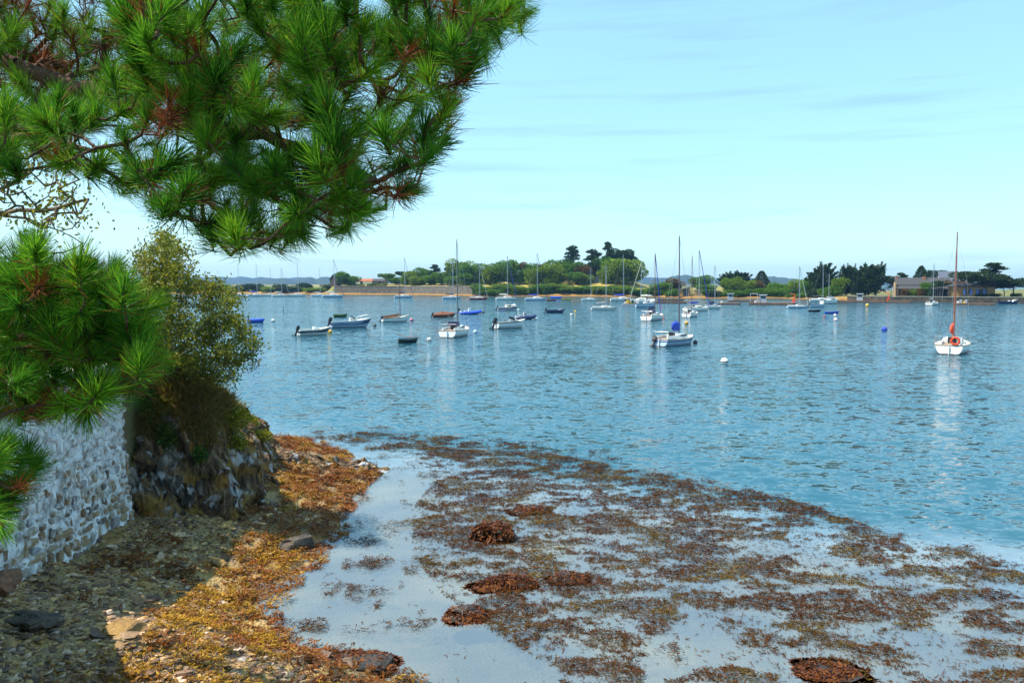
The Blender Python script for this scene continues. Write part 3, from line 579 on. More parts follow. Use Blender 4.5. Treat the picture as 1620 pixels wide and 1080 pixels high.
# ------------------------------------------------------------------ branching skeleton shared by the near trees
def grow(seeds, tips, up=None, step=.22, origin=None):
    """connect every tip to the nearest earlier node; returns nodes, parent index, load"""
    nodes = []; par = []
    for path in seeds:
        last = -1
        if path[0] == 'from':
            q = np.array(path[1][0]); last = int(np.argmin(np.linalg.norm(np.array(nodes) - q, axis=1))); pts = path[1]
        else: pts = path
        prev = None
        for i in range(len(pts)):
            p = np.array(pts[i], float)
            if prev is not None:
                m = max(1, int(np.linalg.norm(p - prev) / step))
                for j in range(1, m + 1): nodes.append(prev + (p - prev) * j / m + (np.random.RandomState(len(nodes)).normal(0, .022, 3) if j < m else 0)); par.append(last); last = len(nodes) - 1
            else: nodes.append(p); par.append(last); last = len(nodes) - 1
            prev = p
    A = list(nodes); base = np.array(A)
    dist = [np.linalg.norm(base - np.array(t), axis=1).min() for t in tips]; out = [0] * len(tips)
    for i in np.argsort(dist):
        t = np.array(tips[i], float); arr = np.array(A); dd = np.linalg.norm(arr - t, axis=1) + .25 * np.clip(arr[:, 2] - t[2], 0, None); k = int(np.argmin(dd)); p0 = arr[k]
        L = np.linalg.norm(t - p0); m = max(2, int(L / step)); last = k
        side = np.random.RandomState(i).normal(0, .12, 3) * L; sag = np.array([0, 0, -.12 * L])
        for j in range(1, m + 1):
            f = j / m; A.append(p0 + (t - p0) * f + (side + sag) * math.sin(math.pi * f)); par.append(last); last = len(A) - 1
        out[i] = last
    A = np.array(A); load = np.zeros(len(A))
    for i in out: load[i] += 1
    for i in range(len(A) - 1, -1, -1):
        if par[i] >= 0: load[par[i]] += load[i] if par[i] < i else 0
    return A, par, load, out
def wood_mesh(name, A, par, load, r0=.006, k=.010, n=5, rmax=.2, expo=.5):
    rad = np.minimum(r0 + k * np.maximum(load, 0) ** expo, rmax); V = []; F = []; off = 0
    idx = [i for i in range(len(A)) if par[i] >= 0]
    P1 = A[idx]; P0 = A[[par[i] for i in idx]]; R1 = rad[idx]; R0 = np.minimum(rad[[par[i] for i in idx]], R1 * 1.5 + .002)
    T = P1 - P0; T /= np.linalg.norm(T, axis=1, keepdims=True) + 1e-9
    ref = np.where(np.abs(T[:, 2:3]) < .9, np.array([[0, 0, 1.]]), np.array([[1., 0, 0]])); a = np.cross(T, ref); a /= np.linalg.norm(a, axis=1, keepdims=True); b = np.cross(a, T)
    ang = np.arange(n) * 2 * math.pi / n
    ring = lambda P, r: P[:, None, :] + (a[:, None, :] * np.cos(ang)[None, :, None] + b[:, None, :] * np.sin(ang)[None, :, None]) * r[:, None, None]
    ext = P1 + T * (R1 * .35)[:, None]; R1 = R1 * .94
    VV = np.concatenate([ring(P0, R0), ring(ext, R1)], 1).reshape(-1, 3); m = len(idx)
    base = np.arange(m)[:, None] * 2 * n; fs = []
    for q in range(n): fs.append(base + np.array([q, (q + 1) % n, n + (q + 1) % n, n + q]))
    return npmesh(name, VV, np.concatenate(fs), True)
def leaf_soup(P, D, L, W, rs, spread=1.0):
    """one diamond leaf (2 quads folded) per point"""
    n = len(P); d = D + rs.normal(0, spread, (n, 3)); d /= np.linalg.norm(d, axis=1, keepdims=True); s = np.cross(d, rs.normal(0, 1, (n, 3))); s /= np.linalg.norm(s, axis=1, keepdims=True) + 1e-9
    L = np.asarray(L).reshape(-1, 1) * np.ones((n, 1)); W = np.asarray(W).reshape(-1, 1) * np.ones((n, 1))
    V = np.stack([P, P + d * L * .5 + s * W * .5, P + d * L, P + d * L * .5 - s * W * .5], 1).reshape(-1, 3)
    return V, np.arange(n)[:, None] * 4 + np.array([0, 1, 2, 3])
# ------------------------------------------------------------------ pine boughs over the terrace
NEED = leafmat('pine needles', [(.008, .040, .005), (.040, .17, .012), (.13, .34, .018), (.38, .58, .03)], .42, .45, .2, objvar=.45)
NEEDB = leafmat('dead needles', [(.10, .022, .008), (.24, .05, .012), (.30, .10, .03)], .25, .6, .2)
BARK = pm('pine bark', (.07, .035, .02), (.16, .08, .045), 14, .9, .8, stretch=(1, 1, .4))
def tuft_mesh(seed, n=150, L=.17, dead=False, lod=False):
    """needles fan out from the last hand's breadth of a shoot along +Z, with a brown bud"""
    rs = np.random.RandomState(seed); t = rs.rand(n) ** .8; base = np.stack([rs.normal(0, .004, n), rs.normal(0, .004, n), -.10 + .11 * t], 1)
    opn = rs.uniform(.75, 1.15); el = R(16) + (1 - t) * R(64) * opn + rs.normal(0, .17, n); az = rs.uniform(0, 2 * math.pi, n); ln = L * rs.uniform(.75, 1.12, n) * (1 - .15 * (1 - t))
    d = np.stack([np.sin(el) * np.cos(az), np.sin(el) * np.sin(az), np.cos(el)], 1); d2 = d + rs.normal(0, .10, (n, 3)) + np.array([0, 0, -.06]); d2 /= np.linalg.norm(d2, axis=1, keepdims=True)
    s = np.cross(d, rs.normal(0, 1, (n, 3))); s /= np.linalg.norm(s, axis=1, keepdims=True); w = .0015
    P1 = base + d * (ln * .55)[:, None]; P2 = P1 + d2 * (ln * .45)[:, None]
    V = np.stack([base - s * w, base + s * w, P1 + s * w, P1 - s * w, P2 + s * w * .35, P2 - s * w * .35], 1).reshape(-1, 3); a = np.arange(n)[:, None] * 6
    F = np.concatenate([a + np.array([0, 1, 2, 3]), a + np.array([3, 2, 4, 5])], 0) if not lod else a + np.array([0, 1, 4, 5]); mi = np.tile((rs.rand(n) < .07 * (1 - t) * 2).astype(int) * 2, 1 if lod else 2)
    mb = MB(); mb.tube([(0, 0, -.085), (0, 0, -.02), (0, 0, .018), (0, 0, .04)], [.002, .005, .0075, .001], 5)
    bv = np.array(mb.v); bf = np.array([f for f in mb.f if len(f) == 4]) + len(V)
    me = npmesh('needle_tuft', np.concatenate([V, bv]), np.concatenate([F, bf]), False, np.concatenate([mi, np.ones(len(bf), int)]))
    me.materials.append(NEEDB if dead else NEED); me.materials.append(BARK); me.materials.append(NEEDB)
    return me
TUFTS = [tuft_mesh(900 + i, 190 + 25 * (i % 4), .118 + .013 * (i % 4)) for i in range(12)]; LODT = [tuft_mesh(930 + i, 180, .13 + .01 * (i % 3), False, True) for i in range(6)]; DEADT = [tuft_mesh(950 + i, 60, .13, True) for i in range(3)]
def px_w(px, py, dep): return atY(px, py, dep)
rs = np.random.RandomState(4)
UP = [(-160, -130), (850, -130), (845, -40), (838, 20), (815, 62), (752, 95), (728, 150), (712, 200), (690, 250), (655, 305), (590, 335), (560, 370), (500, 372), (440, 380), (395, 395), (350, 385), (300, 350), (240, 335), (225, 300), (150, 280), (60, 262), (-160, 290)]
LOW = [(-180, 400), (-100, 400), (40, 385), (95, 400), (130, 425), (165, 410), (215, 440), (238, 480), (232, 530), (245, 565), (210, 610), (175, 638), (100, 645), (60, 665), (-20, 650), (-180, 690)]
LOW2 = [(-140, 690), (40, 690), (62, 730), (45, 790), (10, 815), (-60, 850), (-140, 860)]
HOLES = [[(100, 200), (240, 205), (260, 245), (120, 260)], [(420, 205), (500, 205), (500, 240), (430, 250)]]
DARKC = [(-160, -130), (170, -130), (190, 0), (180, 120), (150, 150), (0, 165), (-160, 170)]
tips = []; size = []
def cast(poly, n, d0, d1, tries=40000, mind=.10):
    x0 = min(p[0] for p in poly); x1 = max(p[0] for p in poly); y0 = min(p[1] for p in poly); y1 = max(p[1] for p in poly); got = 0
    for _ in range(tries):
        if got >= n: break
        px, py = rs.uniform(x0, x1), rs.uniform(y0, y1)
        if not in_poly(np.array([px]), np.array([py]), poly)[0]: continue
        u = rs.rand()
        if any(in_poly(np.array([px]), np.array([py]), h)[0] for h in HOLES) and u > .12: continue
        dep = d0 + (d1 - d0) * rs.rand() ** 1.1
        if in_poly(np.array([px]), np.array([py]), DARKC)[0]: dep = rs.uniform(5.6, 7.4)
        if dep == 0: continue
        p = px_w(px, py, dep)
        if tips and np.min(np.linalg.norm(np.array(tips) - np.array(p), axis=1)) < mind: continue
        tips.append(tuple(p)); got += 1
cast([(min(p[0], 838), p[1]) for p in UP], 980, 3.8, 6.0, mind=.10); nup = len(tips)
cast(LOW, 310, 3.6, 5.4, mind=.095); cast(LOW2, 45, 3.3, 4.2, mind=.08)
nin = len(tips); cast([(-620, -420), (-190, -420), (-190, 260), (-620, 260)], 190, 3.6, 6.4, mind=.16); cast([(-190, -420), (700, -420), (700, -150), (-190, -150)], 210, 4.2, 6.6, mind=.13)  # unseen tufts past the frame edges, added to shade the crown
DARKC = DARKC[:1]; cast([(0, 0), (560, 0), (520, 180), (300, 230), (60, 230), (0, 160)], 220, 6.2, 7.4, mind=.12)  # deep backdrop tufts added so gaps in the boughs go dark
DARKC = [(-160, -130), (170, -130), (190, 0), (180, 120), (150, 150), (0, 165), (-160, 170)]
q = lambda *a: tuple(px_w(*a))
TRK = (-4.35, 4.75)
seeds = [[(TRK[0], TRK[1], 3.5), (TRK[0] + .05, TRK[1], 4.6), (TRK[0] + .2, TRK[1] + .1, 6.0), (TRK[0] + .25, TRK[1] + .2, 7.6), (TRK[0] + .4, TRK[1] + .2, 9.2)],
         ['from', [(TRK[0] + .2, TRK[1] + .1, 6.1), q(-120, 40, 5.9), q(100, 130, 5.8), q(290, 195, 5.3), q(440, 225, 4.8), q(590, 285, 4.7)]],
         ['from', [(TRK[0] + .25, TRK[1] + .2, 7.2), q(0, -150, 5.3), q(260, -120, 5.4), q(480, -90, 5.3), q(690, -40, 5.3), q(800, 15, 5.2)]],
         ['from', [q(520, -85, 5.3), q(566, -20, 5.2), q(563, 40, 5.15), q(556, 88, 5.1), q(600, 150, 5.0)]],
         ['from', [(TRK[0] + .18, TRK[1] + .05, 5.8), q(-60, 195, 4.9), q(110, 230, 4.9), q(240, 255, 4.9), q(330, 320, 4.9), q(385, 385, 4.9)]],
         ['from', [(TRK[0] + .12, TRK[1], 5.3), q(-100, 520, 4.6), q(60, 530, 4.5), q(160, 500, 4.4), q(235, 470, 4.4)]],
         ['from', [q(-60, 522, 4.6), q(40, 420, 5.0), q(130, 405, 5.0)]],
         ['from', [(TRK[0] + .05, TRK[1], 4.5), q(-120, 780, 3.9), q(0, 765, 3.7)]]]
A, par, load, out = grow(seeds, tips, step=.12)
pine = thing('pine_tree', 'big pine with long bright needle tufts overhanging the stone wall', 'tree', (TRK[0], TRK[1], 3.55))
org = np.array([TRK[0], TRK[1], 3.55])
trunk_load = load.copy()
mkobj('trunk', wood_mesh('trunk', A - org, par, trunk_load, .0030, .0021, 6, .2, .52), BARK, pine)
# order the tufts by how large they show
prm = []
for i, t in enumerate(tips):
    px, py = to_px(*[np.array(c) for c in t]); prm.append((-1 if (-60 < px < 900 and -60 < py < 900) else 0, t[1], i))
prm.sort(); rest = {0: [], 1: []}
rng = random.Random(3); cen = Vector((TRK[0] - .5, TRK[1] + .5, 5.2)); nobj = 0
extra_v, extra_f, extra_m, off = [], [], [], 0
OUTT = [tuft_mesh(970 + i, 70, .14, False, True) for i in range(3)]
for c, (_vis, _, i) in enumerate(prm):
    _in = _vis < 0
    t = Vector(tips[i]); pr = par[out[i]]; dr = (t - Vector(A[pr])).normalized()
    dv = dr * .9 + Vector((0, 0, .55)) + (t - cen).normalized() * .45 + Vector((rng.uniform(-.45, .45), rng.uniform(-.55, .25), rng.uniform(-.35, .35)))
    dv.normalize(); qt = dv.to_track_quat('Z', 'Y') ; eu = (qt.to_matrix() @ Matrix.Rotation(rng.uniform(0, 6.28), 3, 'Z'))
    pxy = to_px(*[np.array(c_) for c_ in tips[i]]); dark = in_poly(np.array([pxy[0]]), np.array([pxy[1]]), DARKC)[0]; dead = rng.random() < (.5 if dark else .11); me = DEADT[c % 3] if dead else TUFTS[rng.randrange(12)] if nobj < 300 else LODT[rng.randrange(6)] if _in else OUTT[c % 3]; s = rng.uniform(.8, 1.3)  # more brown dead tufts in the dark corner, colouring in its deep shade
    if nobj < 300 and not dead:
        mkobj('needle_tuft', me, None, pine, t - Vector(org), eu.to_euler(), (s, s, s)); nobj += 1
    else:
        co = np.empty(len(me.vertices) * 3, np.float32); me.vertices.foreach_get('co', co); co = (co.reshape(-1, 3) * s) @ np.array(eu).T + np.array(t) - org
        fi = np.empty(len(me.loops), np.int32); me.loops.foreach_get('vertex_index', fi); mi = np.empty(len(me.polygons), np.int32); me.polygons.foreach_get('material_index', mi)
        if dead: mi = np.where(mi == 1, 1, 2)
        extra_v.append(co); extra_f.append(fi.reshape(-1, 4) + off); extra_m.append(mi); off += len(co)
# inner boughs: remaining and dead tufts, with those added to shade the crown
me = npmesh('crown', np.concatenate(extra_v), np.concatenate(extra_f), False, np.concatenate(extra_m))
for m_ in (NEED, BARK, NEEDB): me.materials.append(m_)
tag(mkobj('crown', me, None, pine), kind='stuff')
# bare dead twigs curling inside the crown
rs = np.random.RandomState(9); tw = MB()
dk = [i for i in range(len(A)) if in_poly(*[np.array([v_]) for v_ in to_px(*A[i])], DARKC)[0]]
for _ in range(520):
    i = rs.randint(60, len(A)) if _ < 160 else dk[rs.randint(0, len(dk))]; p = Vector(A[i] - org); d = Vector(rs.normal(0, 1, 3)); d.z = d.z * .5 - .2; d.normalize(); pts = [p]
    for s_ in range(5): d = (d + Vector(rs.normal(0, .3, 3)) + Vector((0, 0, .08))).normalized(); pts.append(pts[-1] + d * rs.uniform(.03, .075))
    tw.tube(pts, [.005, .0045, .004, .0035, .003, .0015], 4, False)
tag(tw.build('dead_twigs', pm('dry twig', (.13, .055, .03), (.20, .09, .05), 9, .9), pine), kind='stuff')

# ------------------------------------------------------------------ broadleaf shrub tree on the bank
LEAFY = leafmat('arbutus leaves', [(.03, .05, .006), (.10, .13, .012), (.22, .23, .018), (.38, .31, .03)], .42, .5, .2, patch=.55, pscale=3.2)
BARK2 = pm('shrub bark', (.10, .065, .035), (.19, .13, .07), 12, .9, .5)
def leafy_tree(name, label, base, seeds, poly, nt, dep, nleaf, lsize, mat, bark, sd, group=None, spread=.16, k=.008):
    rs_ = np.random.RandomState(sd); tp = []
    x0 = min(p[0] for p in poly); x1 = max(p[0] for p in poly); y0 = min(p[1] for p in poly); y1 = max(p[1] for p in poly)
    while len(tp) < nt:
        px, py = rs_.uniform(x0, x1), rs_.uniform(y0, y1)
        if in_poly(np.array([px]), np.array([py]), poly)[0]: tp.append(tuple(px_w(px, py, rs_.uniform(*dep))))
    A, par, load, out = grow(seeds, tp, step=.16)
    t = thing(name, label, 'tree', base, 0, group); og = np.array(base)
    mkobj('trunk', wood_mesh('trunk', A - og, par, load, .004, k, 5, .14, .55), bark, t)
    tp = np.array(tp); idx = np.repeat(np.arange(len(tp)), nleaf); P = tp[idx] + rs_.normal(0, spread, (len(idx), 3)) * np.array([1, 1, .8]); D = np.tile(np.array([[0.1, -.1, .25]]), (len(P), 1))
    V, F = leaf_soup(P - og, D, lsize * rs_.uniform(.7, 1.25, len(P)), lsize * .5, rs_, .8)
    tag(mkobj('crown', npmesh('crown', V, F), mat, t), kind='stuff'); return t
B0 = hit(262, 632)
SH = [(222, 385), (250, 365), (285, 385), (312, 420), (328, 445), (360, 450), (378, 470), (385, 500), (400, 520), (410, 555), (402, 580), (385, 590), (360, 612), (330, 600), (300, 590), (270, 600), (240, 590), (215, 540), (205, 470)]
bz = (B0.x, B0.y, B0.z - .15)
leafy_tree('shrub_tree', 'yellow green broadleaf shrub tree leaning seaward from the rocky bank', bz,
    [[bz, tuple(px_w(262, 590, B0.y)), tuple(px_w(268, 530, B0.y + .1)), tuple(px_w(265, 470, B0.y)), tuple(px_w(258, 410, B0.y))],
     ['from', [tuple(px_w(262, 590, B0.y)), tuple(px_w(295, 545, B0.y - .3)), tuple(px_w(335, 500, B0.y - .4)), tuple(px_w(365, 480, B0.y - .2))]],
     ['from', [tuple(px_w(262, 595, B0.y)), tuple(px_w(310, 570, B0.y + .3)), tuple(px_w(360, 560, B0.y + .4)), tuple(px_w(395, 560, B0.y + .3))]]],
    SH, 400, (B0.y - 1.0, B0.y + 1.1), 62, .07, LEAFY, BARK2, 6, spread=.105, k=.0030)
bt = (-8.3, 9.4, 3.5)
leafy_tree('small_tree', 'half bare small tree with crooked grey branches behind the pine', bt,
    [[bt, tuple(px_w(-160, 420, 9.3)), tuple(px_w(-60, 345, 9.2)), tuple(px_w(30, 332, 9.0)), tuple(px_w(90, 330, 8.9)), tuple(px_w(140, 315, 8.9))],
     ['from', [tuple(px_w(-60, 345, 9.2)), tuple(px_w(0, 300, 9.2)), tuple(px_w(70, 255, 9.3)), tuple(px_w(110, 240, 9.3))]],
     ['from', [tuple(px_w(-20, 340, 9.1)), tuple(px_w(40, 345, 9)), tuple(px_w(120, 378, 9))]]],
    [(-160, 180), (60, 190), (125, 270), (148, 320), (120, 372), (20, 352), (-160, 330)], 190, (8.2, 10.2), 12, .06, LEAFY, pm('grey bark', (.10, .07, .045), (.19, .14, .09), 10, .9, .4), 7, spread=.14, k=.0026)

# ------------------------------------------------------------------ plants on the rocky bank
DRYG = leafmat('dry grass', [(.10, .06, .02), (.20, .12, .03), (.14, .14, .03), (.30, .20, .06)], .35, .7, .1)
SAMP = leafmat('samphire', [(.14, .17, .012), (.26, .26, .018), (.38, .32, .025)], .3, .5, .3)
IVY = leafmat('ivy', [(.02, .07, .008), (.05, .13, .012), (.10, .2, .02)], .3, .45, .4)
def clump(name, label, px, py, z, rad, n, L, W, mat, sd, cat='plant', droop=0.0, up=.6):
    p = hit(px, py); rs_ = np.random.RandomState(sd); t = tag(mkobj(name, None, loc=p), label, cat, 'plants growing on the rocky bank'); 
    P = rs_.normal(0, 1, (n, 3)); P /= np.linalg.norm(P, axis=1, keepdims=True); P = P * np.array(rad) * rs_.rand(n, 1) ** .45; D = P / np.array(rad) * .5 + np.array([.1, -.2, up - droop])
    V, F = leaf_soup(P, D, L * rs_.uniform(.6, 1.3, n), W, rs_, .45); tag(mkobj('foliage', npmesh('foliage', V, F), mat, t), kind='stuff')
    mb = MB()
    for i in range(9): e = Vector(P[i]) * .8; mb.tube([(e.x * .2, e.y * .2, -rad[2]), (e.x * .5, e.y * .5, e.z * .3 - rad[2] * .3), tuple(e)], [.012, .008, .004], 4, False)
    mb.build('stem', BARK2, t)
for a in (('dry_grass', 'drooping dry brown grass hanging over the rock beside the wall end', 205, 690, 2.3, (.30, .3, .45), 1300, .30, .012, DRYG, 1, 'plant', .9),
          ('ivy_plant', 'dark green ivy clinging where the wall meets the rock', 232, 650, 2.6, (.3, .3, .55), 1500, .07, .055, IVY, 2, 'plant', .3),
          ('dry_grass', 'thick brown and green grass on the brow of the bank under the shrub tree', 285, 630, 2.9, (.75, .5, .4), 3000, .34, .012, DRYG, 3, 'plant', .3),
          ('dry_grass', 'rust coloured grass spilling down the middle of the rock face', 310, 668, 2.3, (.5, .35, .5), 2000, .32, .012, DRYG, 4, 'plant', .8),
          ('green_plant', 'fresh green leafy plant at the top edge of the bank', 322, 632, 2.8, (.35, .3, .25), 900, .08, .05, IVY, 5, 'plant', 0),
          ('samphire_plant', 'bright yellow green cushion plant on the upper seaward rocks', 356, 662, 2.0, (.55, .45, .30), 1900, .07, .05, SAMP, 6, 'plant', 0),
          ('samphire_plant', 'yellow flowering cushion plant lower down the seaward rock crack', 368, 702, 1.4, (.30, .25, .30), 800, .07, .05, SAMP, 7, 'plant', 0),
          ('samphire_plant', 'small yellow cushion plant near the tip of the rocky bank', 393, 668, 1.55, (.28, .25, .18), 500, .06, .045, SAMP, 8, 'plant', 0),
          ('dry_grass', 'ginger grass curtain hanging between the wall end and the shrub tree', 215, 655, 2.6, (.5, .4, .4), 2200, .3, .012, DRYG, 10, 'plant', .7),
          ('green_plant', 'yellowish green weedy plant on the ledge under the shrub trunk', 250, 645, 2.6, (.4, .3, .3), 1200, .07, .04, SAMP, 11, 'plant', 0),
          ('dry_grass', 'straw coloured grass on the sunny shoulder above the yellow cushions', 340, 640, 2.6, (.45, .35, .25), 1600, .26, .012, DRYG, 12, 'plant', .2),
          ('samphire_plant', 'olive cushion plant trailing over the low rocks by the bank tip', 412, 690, 1.0, (.30, .25, .16), 600, .06, .045, SAMP, 13, 'plant', .2),
          ('ivy_plant', 'green ferny plant in the crack right of the hanging ginger grass', 265, 690, 2.1, (.2, .18, .3), 600, .07, .04, IVY, 14, 'plant', .4),
          ('green_plant', 'leafy undergrowth hiding the foot of the shrub tree', 262, 622, 2.9, (.45, .35, .45), 2200, .07, .045, LEAFY, 15, 'plant', 0),
          ('ivy_plant', 'small green tuft in a dark cleft of the rock face', 314, 722, 1.5, (.16, .14, .2), 350, .06, .05, IVY, 9, 'plant', 0)):
    clump(*a)
# ------------------------------------------------------------------ far shore
SHX = [-900, 330, 520, 640, 760, 900, 1010, 1090, 1240, 1310, 1400, 1620, 2600]
SHY = [464, 465.5, 467, 467.5, 469.5, 470, 470.5, 473, 473.5, 476, 477.5, 479.5, 483]
def shore(s): return at(s, float(np.interp(s, SHX, SHY)), 0)
DD = [-6, 0, 2, 4, 6, 8, 8.6, 11, 14, 20, 30, 45, 70, 120, 250, 600, 1500, 2900]
PROF = {  # inland height profile at key columns
    -900: [-1, 0, .3, .6, .8, .9, 1, 1.1, 1.2, 1.3, 1.5, 1.8, 2, 2, 2, 2, 2, 2],
    515:  [-1, 0, .3, .6, .8, .9, 1, 1.1, 1.2, 1.3, 1.5, 1.8, 2, 2, 2, 2, 2, 2],
    528:  [-1, 0, .3, .5, .7, .9, 3.5, 3.7, 3.8, 4.0, 4.3, 4.5, 4.5, 4, 3, 2, 2, 2],
    765:  [-1, 0, .3, .5, .7, .9, 3.5, 3.7, 3.8, 4.0, 4.3, 4.6, 4.8, 4, 3, 2, 2, 2],
    790:  [-1, 0, .4, .8, 1.2, 2.2, 2.6, 3.3, 3.6, 4.1, 4.7, 5.2, 5.5, 4, 3, 2, 2, 2],
    1000: [-1, 0, .4, .8, 1.2, 1.8, 2.2, 2.8, 3.3, 4.3, 5.4, 5.8, 6, 4, 3, 2, 2, 2],
    1030: [-1, 0, .3, .6, .9, 1.1, 1.2, 1.5, 1.8, 2.2, 2.8, 3, 3, 2.5, 2, 2, 2, 2],
    1120: [-1, 0, .3, .6, .8, 1, 1.1, 1.4, 1.7, 2.2, 2.9, 3.0, 2.6, 2.2, 2, 2, 2, 2],
    1300: [-1, 0, .3, .6, .8, 1, 1.1, 1.2, 1.3, 1.4, 1.5, 1.6, 1.6, 1.6, 2, 2, 2, 2],
    1345: [-1, -.3, 1.15, 1.25, 1.28, 1.3, 1.3, 1.3, 1.3, 1.35, 1.4, 1.4, 1.4, 1.4, 1.2, -1, -1, -1],
    2600: [-1, -.3, 1.15, 1.25, 1.28, 1.3, 1.3, 1.3, 1.3, 1.35, 1.4, 1.4, 1.4, 1.4, 1.2, -1, -1, -1]}
PK = sorted(PROF); PT = np.array([PROF[k] for k in PK])
def land_h(s, d): return float(np.interp(d, DD, [np.interp(s, PK, PT[:, j]) for j in range(len(DD))]))
def land_pt(s, d):
    p = shore(s); u = Vector((p.x, p.y, 0)).normalized(); return Vector((p.x + u.x * d, p.y + u.y * d, land_h(s, d)))
def land_mat():
    m, n, l = nmat('far shore ground'); N = lambda t: n.new('ShaderNode' + t)
    o = N('OutputMaterial'); b = N('BsdfPrincipled'); b.inputs['Roughness'].default_value = .9; l.new(b.outputs[0], o.inputs[0]); g = N('NewGeometry'); sp = N('SeparateXYZ'); l.new(g.outputs['Position'], sp.inputs[0])
    nz = N('TexNoise'); nz.inputs['Scale'].default_value = .12; nz.inputs['Detail'].default_value = 7; l.new(g.outputs['Position'], nz.inputs['Vector'])
    ad = N('Math'); ad.operation = 'MULTIPLY_ADD'; ad.inputs[1].default_value = .9; l.new(nz.outputs['Fac'], ad.inputs[0]); l.new(sp.outputs['Z'], ad.inputs[2])
    r = N('ValToRGB'); e = r.color_ramp.elements; e[0].position = .10; e[0].color = c4((.05, .045, .02)); e[1].position = 1; e[1].color = c4((.40, .30, .06))
    for p_, c in ((.15, (.26, .12, .02)), (.24, (.30, .17, .035)), (.30, (.13, .13, .03)), (.45, (.15, .15, .03)), (.62, (.36, .27, .05))): k = e.new(p_); k.color = c4(c)
    mr = N('MapRange'); mr.inputs[1].default_value = 0; mr.inputs[2].default_value = 6; l.new(ad.outputs[0], mr.inputs[0]); l.new(mr.outputs[0], r.inputs[0])
    n2 = N('TexNoise'); n2.inputs['Scale'].default_value = .9; n2.inputs['Detail'].default_value = 6; l.new(g.outputs['Position'], n2.inputs['Vector'])
    hs = N('HueSaturation'); r3 = N('MapRange'); r3.inputs[1].default_value = .3; r3.inputs[2].default_value = .7; r3.inputs[3].default_value = .65; r3.inputs[4].default_value = 1.25; l.new(n2.outputs['Fac'], r3.inputs[0]); l.new(r3.outputs[0], hs.inputs['Value']); l.new(r.outputs[0], hs.inputs['Color'])
    l.new(hs.outputs[0], b.inputs['Base Color']); return m
cols = np.concatenate([np.arange(-900, 300, 100), np.arange(300, 1700, 6), np.arange(1700, 2601, 100)])
V = []
for d_ in DD:
    for s in cols:
        p = land_pt(s, d_); j = (vnoise(np.array([s * .05]), np.array([d_ * .3]), seed=91)[0] - .5)
        V.append((p.x, p.y, p.z + j * (.25 if d_ > 0 else .1) * (1 if d_ < 200 else 8)))
tag(mkobj('far_shore', npmesh('far_shore', np.array(V), grid_faces(len(cols), len(DD)), True), land_mat()), kind='structure')
# wooded hills beyond, the blue of the haze put into their base colour
HILL = pm('haze-blued woodland', (.015, .04, .05), (.03, .06, .06), .02, .9)
def hills(Y, prof, amp, seed, name='hills', step=4):
    xs = np.arange(-700, 2300, step); top = np.interp(xs, [p[0] for p in prof], [p[1] for p in prof]); V = []
    for i, s in enumerate(xs):
        pt = atY(s, top[i], Y); h = pt.z + (fbm(np.array([s * .06]), np.array([1.]), seed=seed, octv=4)[0] - .5) * amp
        h2 = h + (fbm(np.array([s * .21]), np.array([7.]), seed=seed, octv=3)[0] - .5) * amp * .5
        for z_, dy in ((-2, -60), (max(h2 * .55, -1), -40), (max(h2, -1), 0), (max(h2 * .8, -1.2), 60), (-2, 200)): V.append((pt.x * (1 + dy / Y), Y + dy, z_))
    n = len(xs); F = []
    for i in range(n - 1):
        for j in range(4): a = i * 5 + j; F.append((a, a + 5, a + 6, a + 1))
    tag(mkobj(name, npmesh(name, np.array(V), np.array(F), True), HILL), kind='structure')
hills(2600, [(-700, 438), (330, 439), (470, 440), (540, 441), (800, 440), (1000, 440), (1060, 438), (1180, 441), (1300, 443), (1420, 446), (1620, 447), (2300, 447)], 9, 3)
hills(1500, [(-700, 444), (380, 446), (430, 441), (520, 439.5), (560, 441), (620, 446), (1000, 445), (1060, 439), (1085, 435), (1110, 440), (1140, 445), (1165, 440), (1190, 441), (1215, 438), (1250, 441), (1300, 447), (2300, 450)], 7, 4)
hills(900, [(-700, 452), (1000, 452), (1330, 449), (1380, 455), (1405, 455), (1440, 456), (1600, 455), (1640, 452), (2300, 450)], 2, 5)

# ------------------------------------------------------------------ far sea wall, buildings
GREY = pm('old stone', (.10, .09, .075), (.19, .165, .13), 1.2, .9, .5)
GREY2 = pm('quay stone', (.035, .028, .02), (.10, .075, .045), 1.0, .9, .5)
def far_wall(name, label, s0, s1, d, z0, ztop, th, mat, step=6, post=None):
    t = thing(name, label, 'wall', shore((s0 + s1) / 2)); og = t.location.copy(); ss = np.arange(s0, s1 + .1, step); secs = []
    rg = random.Random(int(s0))
    for s in ss:
        p = shore(s); u = Vector((p.x, p.y, 0)).normalized(); a = Vector((p.x, p.y, 0)) + u * d - Vector((og.x, og.y, 0)); b = a + u * th; zt = ztop + rg.uniform(-.05, .05)
        secs.append([(a.x, a.y, z0), (b.x, b.y, z0), (b.x, b.y, zt), (a.x + u.x * .15, a.y + u.y * .15, zt)])
    MB().loft(secs).build('masonry', mat, t)
    secs = [[(q[3][0] - .1 * u.x, q[3][1] - .1 * u.y, q[3][2] + .01), (q[2][0], q[2][1], q[2][2] + .01), (q[2][0], q[2][1], q[2][2] + .16), (q[3][0] - .1 * u.x, q[3][1] - .1 * u.y, q[3][2] + .16)] for q in secs]
    MB().loft(secs).build('coping', pm(name + ' coping', (.36, .33, .26), (.28, .25, .2), 2, .9), t); return t
far_wall('far_sea_wall', 'long straight grey stone sea wall below the yellow meadow', 528, 764, 7.2, .3, 3.7, 1.0, GREY)
far_wall('quay_wall', 'low dark stone quay in front of the slate roofed house', 1340, 1900, .2, -.6, 1.35, 1.9, GREY2)
